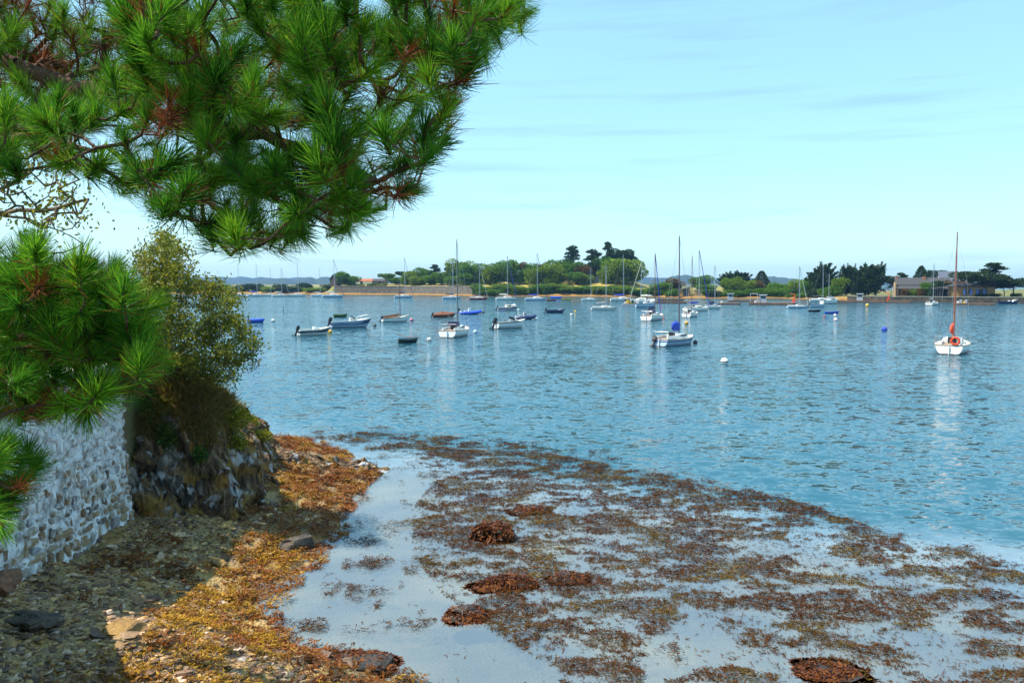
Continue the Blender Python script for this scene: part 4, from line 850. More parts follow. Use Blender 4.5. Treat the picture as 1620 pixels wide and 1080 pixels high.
def gable_house(t, c, w, dpt, hwall, hroof, wallm, roofm, rz=0, over=.3, name='wall'):
    """box with a pitched roof; ridge along local x"""
    M = lambda x, y, z: (c[0] + x * math.cos(rz) - y * math.sin(rz), c[1] + x * math.sin(rz) + y * math.cos(rz), c[2] + z)
    a, b = w / 2, dpt / 2; mb = MB()
    mb.add([M(-a, -b, 0), M(a, -b, 0), M(a, b, 0), M(-a, b, 0), M(-a, -b, hwall), M(a, -b, hwall), M(a, b, hwall), M(-a, b, hwall), M(-a, 0, hwall + hroof), M(a, 0, hwall + hroof)],
           [(0, 1, 5, 4), (2, 3, 7, 6), (1, 2, 6, 9, 5), (3, 0, 4, 8, 7), (4, 5, 9, 8), (6, 7, 8, 9)]); mb.build(name, wallm, t)
    r = MB(); th = .18; k = hroof / b; a2 = a + over; b2 = b + over
    for sg in (-1, 1):
        lo = hwall - over * k + .05; P = [(-a2, sg * b2, lo), (a2, sg * b2, lo), (a2, 0, hwall + hroof + .05), (-a2, 0, hwall + hroof + .05)]
        r.add([M(*p) for p in P] + [M(p[0], p[1], p[2] + th) for p in P], [(0, 1, 2, 3), (7, 6, 5, 4), (0, 4, 5, 1), (1, 5, 6, 2), (2, 6, 7, 3), (3, 7, 4, 0)])
    return r.build('roof', roofm, t), M
SLATE = pm('slate roof', (.038, .035, .038), (.058, .054, .054), 2.2, .7, .3, stretch=(1, 1, 3)); SLATED = pm('dark slate roof', (.07, .09, .13), (.11, .12, .16), 2.2, .6, .3)
SANDW = pm('ochre render', (.40, .25, .10), (.30, .18, .07), 1.1, .9, .3); WHITEW = pm('white render', (.75, .73, .70), (.62, .6, .58), 1, .9, .1)
DARKO = pm('dark opening', (.012, .014, .022), (.02, .02, .03), 1, .4); BLUES = pm('blue shutter', (.10, .22, .65), (.08, .18, .55), 3, .5); WOODP = pm('shed boards', (.42, .22, .06), (.30, .14, .04), 5, .8, .3, stretch=(6, 6, .5))
TERRA = pm('terracotta roof', (.42, .13, .05), (.32, .10, .05), 3, .8)
# slate roofed house with open gallery and sandy wing
hp = land_pt(1470, 12); D_ = hp.length / FPX        # metres per pixel there
hz = hp.z; house = thing('house', 'long slate roofed house with dark open gallery and ochre wing with blue shutters', 'house', (hp.x, hp.y, hz), math.atan2(-hp.x, hp.y) * .6)
rz = 0.0
rf, _ = gable_house(house, (-1.5, 3.5, 0), 13.5, 6, 3.2, 1.8, WHITEW, SLATE, rz)
MB().box((-.9, 2.9, 5.0), (.7, .7, 1.2), rz).build('chimney', pm('brick chimney', (.42, .15, .07), (.3, .12, .06), 4, .9), rf); MB().box((-7.9, 3.6, 5.1), (.6, .7, 1.1), rz).build('chimney', MATS['brick chimney'], rf)
# gallery: lean-to roof on posts over a dark front
g = MB(); c_, s_ = math.cos(rz), math.sin(rz); T = lambda x, y, z: (x * c_ - y * s_ - 1.5, x * s_ + y * c_ + 0.0, z)
P = [(-6.9, -1.6, 2.05), (6.0, -1.6, 2.05), (6.0, .45, 3.0), (-6.9, .45, 3.0)]
g.add([T(*p) for p in P] + [T(p[0], p[1], p[2] + .15) for p in P], [(3, 2, 1, 0), (4, 5, 6, 7), (0, 1, 5, 4), (1, 2, 6, 5), (2, 3, 7, 6), (3, 0, 4, 7)]); g.build('gallery_roof', SLATE, house)
for i in range(7): MB().box(T(-6.7 + i * 2.1, -1.45, 1.02), (.22, .22, 2.04), rz).build('post', pm('post %d' % i, (.16, .13, .11)) if i == 0 else MATS['post 0'], house)
MB().box(T(-.45, .42, 1.25), (12.6, .08, 2.4), rz).build('gallery_front', DARKO, house)  # near-black panel stands for the shade inside the open gallery
MB().box(T(-7.2, .6, 2.0), (.35, 2.4, 4.0), rz).build('end_wall', pm('buff stone', (.45, .32, .2), (.36, .25, .15), 2, .9), house)
rf2, _ = gable_house(house, (9.6 + .5, 1.2, 0), 11.2, 5, 2.7, .8, SANDW, SLATE, rz, name='wing_wall')
rf3, _ = gable_house(house, (5.6, 5.6, 0), 4.6, 4.6, 4.3, 2.5, WHITEW, SLATED, rz, name='tower_wall')
c2 = (10.1, 1.2)
for i, xx in enumerate((-1.0, 2.2)):
    wpt = lambda x, y, z: (c2[0] + x * c_ - y * s_, c2[1] + x * s_ + y * c_, z)
    wd = MB().box(wpt(xx, -2.53, 1.35), (1.0, .08, 1.5), rz).build('window', DARKO, house)
    for sg in (-1, 1): MB().box(wpt(xx + sg * .82, -2.58, 1.35), (.55, .07, 1.6), rz).build('shutter', BLUES, wd)
MB().box((4.4, -1.2, 1.05), (.95, .08, 2.1), rz).build('door', DARKO, house)
# boat shed
sp_ = land_pt(1083, 5.5); shed = thing('boat_shed', 'small orange boarded boat shed with sloping grey roof on the shore', 'shed', (sp_.x, sp_.y, sp_.z)); rz2 = -.35
mb = MB(); w, dd, h0, h1 = 3.2, 3.4, 2.0, 2.9
mb.add([(-w / 2, -dd / 2, -.2), (w / 2, -dd / 2, -.2), (w / 2, dd / 2, -.2), (-w / 2, dd / 2, -.2), (-w / 2, -dd / 2, h0), (w / 2, -dd / 2, h1), (w / 2, dd / 2, h1), (-w / 2, dd / 2, h0)], [(0, 1, 5, 4), (1, 2, 6, 5), (2, 3, 7, 6), (3, 0, 4, 7), (4, 5, 6, 7)])
mb.build('wall', WOODP, shed, rot=(0, 0, rz2)); mb = MB(); mb.box((0, 0, (h0 + h1) / 2 + .1), (w + .6, dd + .6, .12), 0, ry=-math.atan2(h1 - h0, w)); mb.build('roof', pm('tin roof', (.30, .30, .33), (.22, .22, .24), 3, .5), shed, rot=(0, 0, rz2))
MB().box((.55, -dd / 2 - .03, 1.1), (1.7, .08, 2.2)).build('door', DARKO, shed, rot=(0, 0, rz2))
p_ = land_pt(1103, 7); tag(rock_mesh and mkobj('stone_hut', None, loc=p_), 'stub of an old ochre stone hut beside the boat shed', 'hut')
hut = bpy.data.objects['stone_hut']; MB().box((0, 0, .8), (1.9, 1.8, 2.0), taper=(.9, .9)).build('wall', SANDW, hut); MB().box((0, 0, 1.86), (2.1, 2.0, .12)).build('roof', MATS['tin roof'], hut)
# white houses among the cedars
for s, d_, lab, w, hw, hr, rzz in ((940, 40, 'white rendered house with steep gable half hidden by the tall cedars', 6.0, 4.6, 2.6, .5), (892, 42, 'low white house with dark roof behind the round green trees', 9.0, 2.6, 1.4, .1)):
    p = land_pt(s, d_); t = thing('white_house', lab, 'house', p); gable_house(t, (0, 0, 0), w, 5.5, hw, hr, WHITEW, SLATED, rzz)
    for i in (-1, 1):
        fr_ = MB().box((math.cos(rzz) * i * w * .25 + math.sin(rzz) * 2.78, math.sin(rzz) * i * w * .25 - math.cos(rzz) * 2.78, hw * .6), (.9, .07, 1.2), rzz).build('window', DARKO, t)
# stone tower house and low orange roofed barn at the end of the wall
p = land_pt(531, 13); t = thing('stone_house', 'gabled grey stone house at the end of the long sea wall', 'house', p); gable_house(t, (0, 0, -.6), 3.0, 3.4, 3.4, 1.8, GREY2, SLATED, 1.1); MB().box((1.1, -1.75, 1.6), (.6, .1, .9), .2).build('window', DARKO, t)
p = land_pt(577, 42); t = thing('barn', 'low barn with orange tiled roof behind the meadow hedge', 'barn', p); gable_house(t, (0, 0, 0), 7, 4, 1.3, .9, WHITEW, TERRA, .05); MB().box((-1, -2.1, .6), (1.2, .1, 1.2), .05).build('door', DARKO, t)
p = land_pt(598, 44); t = thing('barn', 'long low grey roofed barn beside the orange roofed one', 'barn', p); gable_house(t, (0, 0, 0), 8, 4, 1.3, .9, GREY, SLATE, .05); MB().box((1, -2.1, .6), (1.2, .1, 1.2), .05).build('door', DARKO, t)

# ------------------------------------------------------------------ far trees
G_MID = leafmat('broadleaf green', [(.018, .06, .006), (.06, .15, .010), (.12, .25, .014), (.22, .34, .02)], .3, .6, .2)
G_YEL = leafmat('yellow green leaves', [(.04, .085, .006), (.10, .19, .010), (.20, .30, .014), (.32, .38, .02)], .35, .6, .2)
G_DRK = leafmat('cypress green', [(.008, .024, .010), (.02, .05, .014), (.04, .075, .018), (.07, .10, .02)], .15, .7, .15)
G_RED = leafmat('bronze leaves', [(.06, .05, .012), (.14, .08, .02), (.20, .09, .025), (.15, .15, .03)], .3, .6, .2)
FB = pm('far bark', (.05, .035, .028), (.10, .07, .05), 2, .9)
def crown_mesh(kind, seed):
    """unit crown: fits x,y in [-.5,.5], z in [0,1]"""
    rs_ = np.random.RandomState(seed); P = []; D = []
    if kind == 'round':
        lob = [(rs_.uniform(-.28, .28), rs_.uniform(-.28, .28), rs_.uniform(.18, .76), rs_.uniform(.15, .25)) for _ in range(15)] + [(0, 0, .55, .30)]
        for (x, y, z, r) in lob:
            n = int(2600 * r); d = rs_.normal(0, 1, (n, 3)); d /= np.linalg.norm(d, axis=1, keepdims=True); P.append(np.array([x, y, z]) + d * r * np.array([.95, .95, 1.0]) * rs_.uniform(.72, 1.06, (n, 1))); D.append(d + np.array([0, 0, .2]))
        s = .042
    elif kind == 'umbrella':
        lob = [(rs_.uniform(-.33, .33), rs_.uniform(-.33, .33), rs_.uniform(.62, .88), rs_.uniform(.12, .2)) for _ in range(12)]
        for (x, y, z, r) in lob:
            n = int(2600 * r); d = rs_.normal(0, 1, (n, 3)); d /= np.linalg.norm(d, axis=1, keepdims=True); P.append(np.array([x, y, z]) + d * r * np.array([1.15, 1.15, .55]) * rs_.uniform(.7, 1.06, (n, 1))); D.append(d + np.array([0, 0, .3]))
        s = .04
    elif kind == 'cedar':                    # flat tiers
        for i in range(15):
            z = .30 + .66 * (i / 14) ** .9; a = rs_.uniform(0, 6.28); rr = (.42 * (1 - .75 * max(0, (z - .5) / .5))) * rs_.uniform(.5, 1); x, y = rr * .65 * math.cos(a), rr * .65 * math.sin(a); n = 330
            d = rs_.normal(0, 1, (n, 3)); d /= np.linalg.norm(d, axis=1, keepdims=True); P.append(np.array([x, y, z]) + d * np.array([.20, .20, .035]) * (.6 + rr) * rs_.uniform(.5, 1.1, (n, 1)) + np.array([0, 0, 1]) * (np.hypot(d[:, :1], d[:, 1:2]) * -.02)); D.append(d * np.array([1, 1, .3]) + np.array([0, 0, .2]))
        s = .038
    elif kind == 'cypress':                  # upswept plumes
        for i in range(58):
            a = rs_.uniform(0, 6.28); z0 = rs_.uniform(.06, .72); el = rs_.uniform(.35, 1.15); ln = (.50 - .34 * z0) * rs_.uniform(.55, 1.35); dr = np.array([math.cos(a) * math.cos(el), math.sin(a) * math.cos(el), math.sin(el)])
            n = 130; t = rs_.rand(n, 1); P.append(np.array([0, 0, z0]) + dr * ln * t + rs_.normal(0, 1, (n, 3)) * (.045 * (1 - t) + .008) + np.array([0, 0, -.05]) * (t * (1 - t)) * 3); D.append(np.tile(dr, (n, 1)))
        s = .045
    else:                                    # 'cone' dense conifer
        n = 4200; z = rs_.rand(n) ** 1.25; a = rs_.uniform(0, 6.28, n); w = (.5 * (1 - z) ** .75 + .03) * (.75 + .35 * vnoise(a * 2.2, z * 9, seed=seed)) * rs_.rand(n) ** .28
        P.append(np.stack([w * np.cos(a), w * np.sin(a), .08 + .92 * z], 1)); D.append(np.stack([np.cos(a), np.sin(a), np.full(n, .25)], 1)); s = .045
    P = np.concatenate(P); D = np.concatenate(D); P[:, 2] = np.maximum(P[:, 2], .02)
    V, F = leaf_soup(P, D, s * rs_.uniform(.7, 1.4, len(P)), s * .8, rs_, .55); return npmesh('crown', V, F)
def trunk_mesh(kind, seed):
    rs_ = random.Random(seed); mb = MB(); top = {'round': .5, 'umbrella': .62, 'cedar': .95, 'cypress': .85, 'cone': .8}[kind]; w = .022
    mb.tube([(0, 0, -.06), (rs_.uniform(-.02, .02), 0, top * .35), (rs_.uniform(-.04, .04), rs_.uniform(-.03, .03), top * .7), (0, 0, top)], [w * 1.3, w, w * .8, w * .3], 6)
    for i in range(6):
        a = rs_.uniform(0, 6.28); z0 = top * rs_.uniform(.4, .85); mb.tube([(0, 0, z0), (.13 * math.cos(a), .13 * math.sin(a), z0 + .08), (.28 * math.cos(a), .28 * math.sin(a), z0 + .2)], [w * .6, w * .4, w * .15], 4, False)
    return mb.mesh('trunk')
CM = {k: [crown_mesh(k, 40 + i * 7) for i in range(n)] for k, n in (('round', 6), ('umbrella', 3), ('cedar', 3), ('cypress', 4), ('cone', 2))}
TM = {k: [trunk_mesh(k, i) for i in range(2)] for k in CM}
CMAT = {}
def crown_of(kind, i, mat):
    key = (kind, i % len(CM[kind]), mat.name)
    if key not in CMAT: me = CM[kind][i % len(CM[kind])].copy(); me.materials.clear(); me.materials.append(mat); CMAT[key] = me
    return CMAT[key]
TN = 0
def far_tree(name, label, group, s, ytop, wpx, d, kind, mat, sink=0.0):
    global TN; TN += 1; p = land_pt(s, d); p.z -= sink; mpp = math.hypot(p.x, p.y) / FPX; top = atY(s, ytop, p.y); H = max(top.z - p.z, .8); W = wpx * mpp * (1.5 if kind == 'round' else 1.35 if kind == 'cypress' else 1.32)
    
    if 'shore_shrub' == name: label = label.replace('rounded green', 'rounded').replace('dark green', 'dense'); label = {G_MID: 'mid green ', G_YEL: 'yellow green ', G_DRK: 'blackish green '}[mat] + label
    if 'clipped' in label: label = {G_RED: 'bronze leaved ', G_YEL: 'yellow green ', G_MID: 'dark green '}[mat] + label
    t = thing(name, label, 'shrub' if 'shrub' in name else 'tree', p, TN * 2.4, group)
    mkobj('trunk', TM[kind][TN % 2], FB, t, scale=(W * .8 if kind in ('round', 'cypress') else W * .7, W * .7, H)); mkobj('crown', crown_of(kind, TN, mat), None, t, scale=(W, W, H)); return t
gw = 'trees in the row behind the long sea wall'; gc = 'trees on the wooded point'; gr = 'trees along the middle shore'; gh = 'trees around the quay'
T_ = [
 ('broadleaf_tree', 'spreading olive tree overhanging the gabled stone house', gw, 541, 425, 20, 14, 'round', G_MID), ('broadleaf_tree', 'low dark bushy tree just right of the gabled stone house', gw, 555, 435, 22, 15, 'round', G_MID),
 ('broadleaf_tree', 'dark umbrella shaped tree standing alone beside the barns', gw, 613, 432, 28, 30, 'umbrella', G_MID),
 ('pine_tree', 'leaning dark flat topped tree at the start of the tree row', gw, 640, 427, 24, 32, 'umbrella', G_DRK),
 ('broadleaf_tree', 'round yellow green tree beside the leaning flat topped tree', gw, 656, 428, 26, 28, 'round', G_YEL), ('broadleaf_tree', 'round mid green tree left of the narrow dark conifer', gw, 672, 423, 26, 32, 'round', G_MID),
 ('conifer_tree', 'narrow dark conifer breaking the broadleaf row behind the sea wall', gw, 688, 418, 24, 30, 'cedar', G_DRK), ('broadleaf_tree', 'small round tree squeezed between the two dark conifers', gw, 699, 428, 22, 24, 'round', G_MID),
 ('conifer_tree', 'dark layered conifer beside the tallest tree of the sea wall row', gw, 711, 416, 24, 30, 'cedar', G_DRK), ('broadleaf_tree', 'tallest yellow green tree of the row behind the sea wall', gw, 729, 409, 34, 32, 'round', G_YEL),
 ('broadleaf_tree', 'wide dark green tree with spiky top in the sea wall row', gw, 749, 415, 36, 28, 'round', G_MID), ('broadleaf_tree', 'low round tree filling between the tallest tree and the spiky topped tree', gw, 738, 432, 28, 22, 'round', G_MID),
 ('broadleaf_tree', 'low round tree under the dark layered conifer and the tallest tree', gw, 720, 434, 26, 20, 'round', G_MID), ('broadleaf_tree', 'low round tree under the narrow dark conifer', gw, 680, 434, 24, 22, 'round', G_MID),
 ('broadleaf_tree', 'low yellow green tree in front of the first round trees of the row', gw, 662, 436, 20, 20, 'round', G_YEL),
 ('broadleaf_tree', 'round yellow green tree where the sea wall row thins out', gc, 776, 417, 26, 26, 'round', G_YEL), ('broadleaf_tree', 'tall dark topped broadleaf tree before the bronze tree', gc, 797, 410, 36, 26, 'round', G_MID),
 ('bronze_tree', 'sparse bronze red tree with bare lower stems', gc, 822, 414, 22, 28, 'umbrella', G_RED), ('broadleaf_tree', 'mixed green tree between the bronze tree and bright round trees', gc, 842, 411, 24, 30, 'round', G_MID),
 ('broadleaf_tree', 'smaller bright green round tree on the meadow edge', gc, 846, 422, 24, 18, 'round', G_YEL), ('broadleaf_tree', 'larger bright green round tree on the meadow edge', gc, 867, 416, 32, 20, 'round', G_YEL),
 ('bronze_tree', 'bronze tinted tree top behind the bright green round trees', gc, 857, 414, 22, 36, 'round', G_RED), ('broadleaf_tree', 'dark green tree leaning on the flat tiered cedar', gc, 882, 409, 26, 30, 'round', G_MID),
 ('cedar_tree', 'flat tiered dark cedar rising over the low white house', gc, 905, 388, 34, 34, 'cedar', G_DRK), ('broadleaf_tree', 'mid green tree filling under the flat tiered cedar', gc, 901, 407, 30, 30, 'round', G_MID),
 ('bronze_tree', 'brownish bush like tree between the cedars', gc, 921, 416, 22, 28, 'round', G_RED), ('cedar_tree', 'broad dark cedar with clear trunk left of the white gabled house', gc, 938, 394, 40, 34, 'cedar', G_DRK),
 ('cedar_tree', 'tallest slim cedar whose tip tops the wooded point', gc, 961, 382, 26, 40, 'cedar', G_DRK), ('broadleaf_tree', 'mid green tree below the tallest slim cedar', gc, 956, 405, 26, 32, 'round', G_MID),
 ('pine_tree', 'dark dome shaped pine behind the big light green round tree', gc, 980, 392, 36, 38, 'umbrella', G_DRK), ('pine_tree', 'second dark pine sloping down behind the big light green round tree', gc, 993, 401, 24, 40, 'umbrella', G_DRK),
 ('broadleaf_tree', 'big light green round tree at the end of the wooded point', gc, 990, 405, 50, 22, 'round', G_YEL), ('broadleaf_tree', 'mid green tree between the white gabled house and the big round tree', gc, 966, 425, 26, 24, 'round', G_YEL),
 ('broadleaf_tree', 'olive brown round tree above the boat shed', gr, 1065, 439, 24, 22, 'round', G_RED), ('broadleaf_tree', 'dark green tree to the left of the boat shed', gr, 1046, 446, 26, 10, 'round', G_MID),
 ('broadleaf_tree', 'dark rounded tree on the far side of the boat shed', gr, 1108, 435, 28, 20, 'round', G_MID), ('broadleaf_tree', 'low dark green tree right of the stone hut', gr, 1119, 447, 22, 14, 'round', G_MID),
 ('cypress_tree', 'feathery dark cypress behind the bright round tree', gr, 1151, 429, 34, 30, 'cypress', G_DRK), ('cypress_tree', 'wider feathery cypress with upswept plumes beside its twin', gr, 1174, 427, 36, 30, 'cypress', G_DRK),
 ('broadleaf_tree', 'bright round green tree in front of the feathery cypresses', gr, 1157, 437, 22, 14, 'round', G_YEL), ('broadleaf_tree', 'pale green tree below the wider feathery cypress', gr, 1180, 442, 24, 14, 'round', G_YEL),
 ('bronze_tree', 'brown leaved tree in front of the dark dense conifer', gr, 1197, 443, 20, 14, 'round', G_RED), ('conifer_tree', 'dark dense conifer right of the feathery cypresses', gr, 1204, 429, 26, 26, 'cone', G_DRK),
 ('broadleaf_tree', 'low mid green tree in the hedge behind the work barge', gr, 1219, 453, 22, 10, 'round', G_MID), ('broadleaf_tree', 'dark rounded tree behind the hedge near the moored crane barge', gr, 1250, 446, 24, 16, 'round', G_MID),
 ('broadleaf_tree', 'mid green tree between the dense conifer and the hedge gap', gr, 1226, 446, 22, 16, 'round', G_MID), ('broadleaf_tree', 'olive tree behind the gantry barge hedge', gr, 1238, 449, 20, 18, 'round', G_YEL), ('broadleaf_tree', 'dark tree tucked under the huge spreading cypress', gh, 1283, 443, 22, 12, 'round', G_MID), ('broadleaf_tree', 'low green tree below the slim pointed cypresses', gh, 1318, 449, 22, 10, 'round', G_MID), ('broadleaf_tree', 'leafy tree linking barns and the tree row', gw, 627, 437, 20, 28, 'round', G_MID), ('broadleaf_tree', 'bushy tree beside the leaning flat topped tree', gw, 646, 434, 20, 26, 'round', G_MID), ('broadleaf_tree', 'green tree spanning the gap before the wooded point', gc, 764, 424, 24, 28, 'round', G_MID), ('broadleaf_tree', 'green tree under the bronze red one', gc, 812, 424, 24, 24, 'round', G_MID), ('broadleaf_tree', 'green tree right of the bronze red one', gc, 832, 424, 22, 26, 'round', G_MID), ('broadleaf_tree', 'green tree in front of the low white house', gc, 884, 428, 20, 22, 'round', G_YEL), ('broadleaf_tree', 'green tree right of the low white house', gc, 912, 428, 24, 22, 'round', G_MID), ('broadleaf_tree', 'green tree masking the foot of the white gabled house', gc, 928, 432, 18, 22, 'round', G_YEL),
 ('broadleaf_tree', 'orange tinged green tree left of the huge spreading cypress', gr, 1271, 439, 34, 16, 'round', G_YEL), ('broadleaf_tree', 'second low green tree in the hedge before the dark rounded tree', gr, 1232, 454, 22, 10, 'round', G_MID),
 ('cypress_tree', 'huge spreading cypress left of the yellow topped tree', gh, 1303, 415, 46, 14, 'cypress', G_DRK), ('cypress_tree', 'dark lower cypress joined to the huge spreading one', gh, 1290, 426, 34, 18, 'cypress', G_DRK),
 ('broadleaf_tree', 'yellow topped round tree between the cypress groups', gh, 1328, 436, 20, 12, 'round', G_YEL), ('cypress_tree', 'slim pointed cypress left of the cypress clump on the quay', gh, 1338, 415, 22, 16, 'cypress', G_DRK),
 ('cypress_tree', 'second slim pointed cypress against the clump on the quay', gh, 1348, 418, 22, 18, 'cypress', G_DRK), ('cypress_tree', 'tall broad cypress in the heart of the quay clump', gh, 1369, 412, 42, 14, 'cypress', G_DRK),
 ('cypress_tree', 'wide cypress on the outer right of the quay clump', gh, 1385, 415, 40, 16, 'cypress', G_DRK), ('cypress_tree', 'low bushy cypress filling the front of the quay clump', gh, 1357, 436, 26, 12, 'cypress', G_DRK),
 ('pine_tree', 'thin stemmed windswept pine between the clump and the house', gh, 1409, 434, 18, 16, 'umbrella', G_DRK), ('pine_tree', 'two storey pine touching the left end of the house', gh, 1426, 431, 24, 20, 'cedar', G_DRK),
 ('conifer_tree', 'dense rounded conifer rising behind the slate ridge', gh, 1456, 421, 25, 32, 'cone', G_DRK), ('pine_tree', 'flat topped pine behind the chimney of the house', gh, 1484, 425, 28, 30, 'umbrella', G_DRK),
 ('pine_tree', 'small umbrella pine in front of the gallery roof', gh, 1468, 446, 22, 7.5, 'umbrella', G_MID), ('pine_tree', 'slanting pine before the junction of house and wing', gh, 1489, 441, 20, 8, 'umbrella', G_DRK),
 ('pine_tree', 'broad flat pine shading the ochre wing', gh, 1530, 427, 40, 8.5, 'umbrella', G_DRK), ('pine_tree', 'dark pine beside the blue slate tower roof', gh, 1512, 432, 22, 24, 'umbrella', G_DRK),
 ('pine_tree', 'tall many trunked pine right of the ochre wing', gh, 1571, 415, 46, 14, 'cedar', G_DRK), ('pine_tree', 'denser pine leaning on the tall many trunked pine', gh, 1560, 432, 34, 12, 'umbrella', G_DRK),
 ('pine_tree', 'low wide pine at the end of the quay', gh, 1602, 439, 42, 14, 'umbrella', G_DRK), ('pine_tree', 'low bushy pine between tall pine and quay end', gh, 1588, 446, 28, 18, 'umbrella', G_DRK), ('pine_tree', 'last low pine past the quay end', gh, 1650, 436, 44, 16, 'umbrella', G_DRK)]
for a in T_: far_tree(*a)
for i, s in enumerate((1430, 1443.5, 1457, 1471)): far_tree('clipped_tree', 'small round clipped tree in the row before the dark gallery', 'clipped trees before the gallery', s, 455.5 + (i % 2), 9, 6.9, 'round', (G_RED, G_YEL, G_RED, G_MID)[i])
rng = random.Random(2)
s = 772.0
while s < 1048:                              # scrub along the foot of the wooded point
    w = rng.uniform(18, 30); far_tree('shore_shrub', 'rounded green shrub in the scrub along the wooded point', 'shrubs along the wooded point', s, rng.uniform(446, 456) + (4 if s > 1005 else 0), w, rng.uniform(5, 9), 'round', rng.choice((G_MID, G_YEL, G_MID)), .8); s += w * .52
s = 1022.0
while s < 1310:
    w = rng.uniform(14, 24)
    if not 1078 < s < 1112: far_tree('shore_shrub', 'dark green shrub in the hedge along the middle shore', 'hedge shrubs along the middle shore', s, rng.uniform(455, 462), w, rng.uniform(6, 10), 'round', rng.choice((G_MID, G_MID, G_DRK)), .7)
    s += w * .6
s = 60.0
while s < 524:
    w = rng.uniform(12, 26); far_tree('shore_shrub', 'low shrub in the hedgerow on the far flat shore', 'hedgerow shrubs on the flat shore', s, rng.uniform(447, 454), w, rng.uniform(9, 22), 'round', rng.choice((G_MID, G_YEL, G_MID, G_DRK)), .5); s += w * .62
for s, y_, w in ((600, 449, 10), (570, 449, 14), (590, 448.5, 16), (609, 447.5, 6), (770, 452, 24), (758, 447, 18), (784, 458, 22), (766, 461, 16), (560, 449, 14)):
    far_tree('shore_shrub', 'small round shrub on the meadow above the long sea wall', 'shrubs on the meadow', s, y_, w, 14 if s < 700 else 8, 'round', rng.choice((G_MID, G_YEL)), .4)
for s, w in ((1553, 12), (1573, 10), (1606, 12)): far_tree('shore_shrub', 'low dark shrub under the quay pines', 'shrubs under the quay pines', s, 463, w, 10, 'round', G_DRK, .3)
# ------------------------------------------------------------------ boats
def paint(name, c, rough=.35, c2=None): return pm(name, c, c2 or tuple(x * .88 for x in c), 2.5, rough, .03, lo=.3, hi=.75)
WHT = paint('white gelcoat', (.78, .78, .76)); CRM = paint('cream deck', (.68, .64, .54), .5); BLU = paint('blue canvas', (.03, .07, .48), .8); NAVY = paint('navy canvas', (.02, .03, .10), .8)
GRN = paint('green hull', (.05, .09, .03), .5); BLK = paint('black cowl', (.012, .012, .016), .3); ANTI = paint('antifouling', (.03, .022, .02), .7); TEAK = paint('varnished wood', (.26, .11, .04), .45)
ALU = pm('mast alloy', (.42, .43, .46), (.34, .35, .38), 3, .4, 0, metal=.6); MASTB = paint('brown mast', (.13, .06, .035), .5); STEEL = pm('steel rail', (.5, .5, .5), (.4, .4, .4), 3, .3, 0, metal=.8); WIN = paint('smoked window', (.015, .018, .022), .12)
ORG = paint('orange canvas', (.80, .07, .01), .7); RED = paint('red hull', (.30, .03, .025), .4); GRY = paint('grey canvas', (.36, .38, .42), .8); RBLU = paint('blue tube', (.03, .10, .62), .5); DKB = paint('dark blue hull', (.02, .035, .12), .35)
BRN = paint('brown tarpaulin', (.17, .05, .02), .8); YELP = paint('yellow plastic', (.75, .48, .03), .5); RUST = pm('barge steel', (.07, .055, .05), (.17, .10, .06), 2, .8, .3); SAIL = paint('pale sailcloth', (.66, .64, .58), .8); PBLU = paint('pale blue hull', (.40, .52, .66), .35)
def hull_pts(L, B, fb, fm, fs, dr, tw=.8, rake=.5, ns=14, nu=7, full=.45, trk=.0):
    secs = []
    for i in range(ns):
        t = i / (ns - 1)
        b = B / 2 * (tw + (1 - tw) * math.sin(math.pi / 2 * min(1, t / full))) if t < full else B / 2 * max(.012, 1 - ((t - full) / (1 - full)) ** 2.3)
        sh = fm + (fs - fm) * max(0, 1 - t / .5) ** 2 + (fb - fm) * max(0, (t - .4) / .6) ** 2
        k = -dr * (1 - .55 * (1 - t) ** 2) * (1 - max(0, (t - .55) / .45) ** 2.2 * .9); row = []
        for u_ in range(nu):
            u = u_ / (nu - 1); y = b * (1 - (1 - u) ** 2.3); z = k + (sh - k) * u ** 1.55
            x = L * (t - .5) - rake * (1 - u) * t ** 5 + trk * (1 - u) * (1 - t) ** 8
            row.append((x, y, z))
        secs.append(row)
    return secs
def hull_mesh(H, mb=None):
    mb = mb or MB(); ns, nu = len(H), len(H[0])
    ring = [[(x, -y, z) for (x, y, z) in r[::-1]] + r[1:] for r in H]; mb.loft(ring, cap=False, closed=False)
    tr = ring[0]; mb.add(tr, [tuple(range(len(tr)))]); return mb
def deck_mesh(H, drop=.03, camber=.05, t0=0, t1=1.0, inset=.985):
    mb = MB(); secs = []
    for r in H:
        x, y, z = r[-1]; y *= inset; secs.append([(x, y * k, z - drop + camber * (1 - k * k) * min(1, y * 1.5)) for k in (-1, -.5, 0, .5, 1)])
    a = int(t0 * (len(secs) - 1)); return mb.loft(secs[a:], cap=False, closed=False)
def band(H, z0, z1, proud=.012):
    """painted band between two heights, following the hull"""
    mb = MB()
    for sg in (-1, 1):
        secs = []
        for r in H:
            zs = [p[2] for p in r]; f = lambda z: (np.interp(z, zs, [p[0] for p in r]), sg * (np.interp(z, zs, [p[1] for p in r]) + proud), z)
            a = z0(r) if callable(z0) else z0; b = z1(r) if callable(z1) else z1; secs.append([f(a), f(b)])
        mb.loft(secs, cap=False, closed=False)
    r = H[0]; zs = [p[2] for p in r]; f = lambda z, s: (np.interp(z, zs, [p[0] for p in r]) - proud, s * (np.interp(z, zs, [p[1] for p in r]) + proud), z)
    a = z0(r) if callable(z0) else z0; b = z1(r) if callable(z1) else z1; mb.add([f(a, -1), f(a, 1), f(b, 1), f(b, -1)], [(0, 1, 2, 3)]); return mb
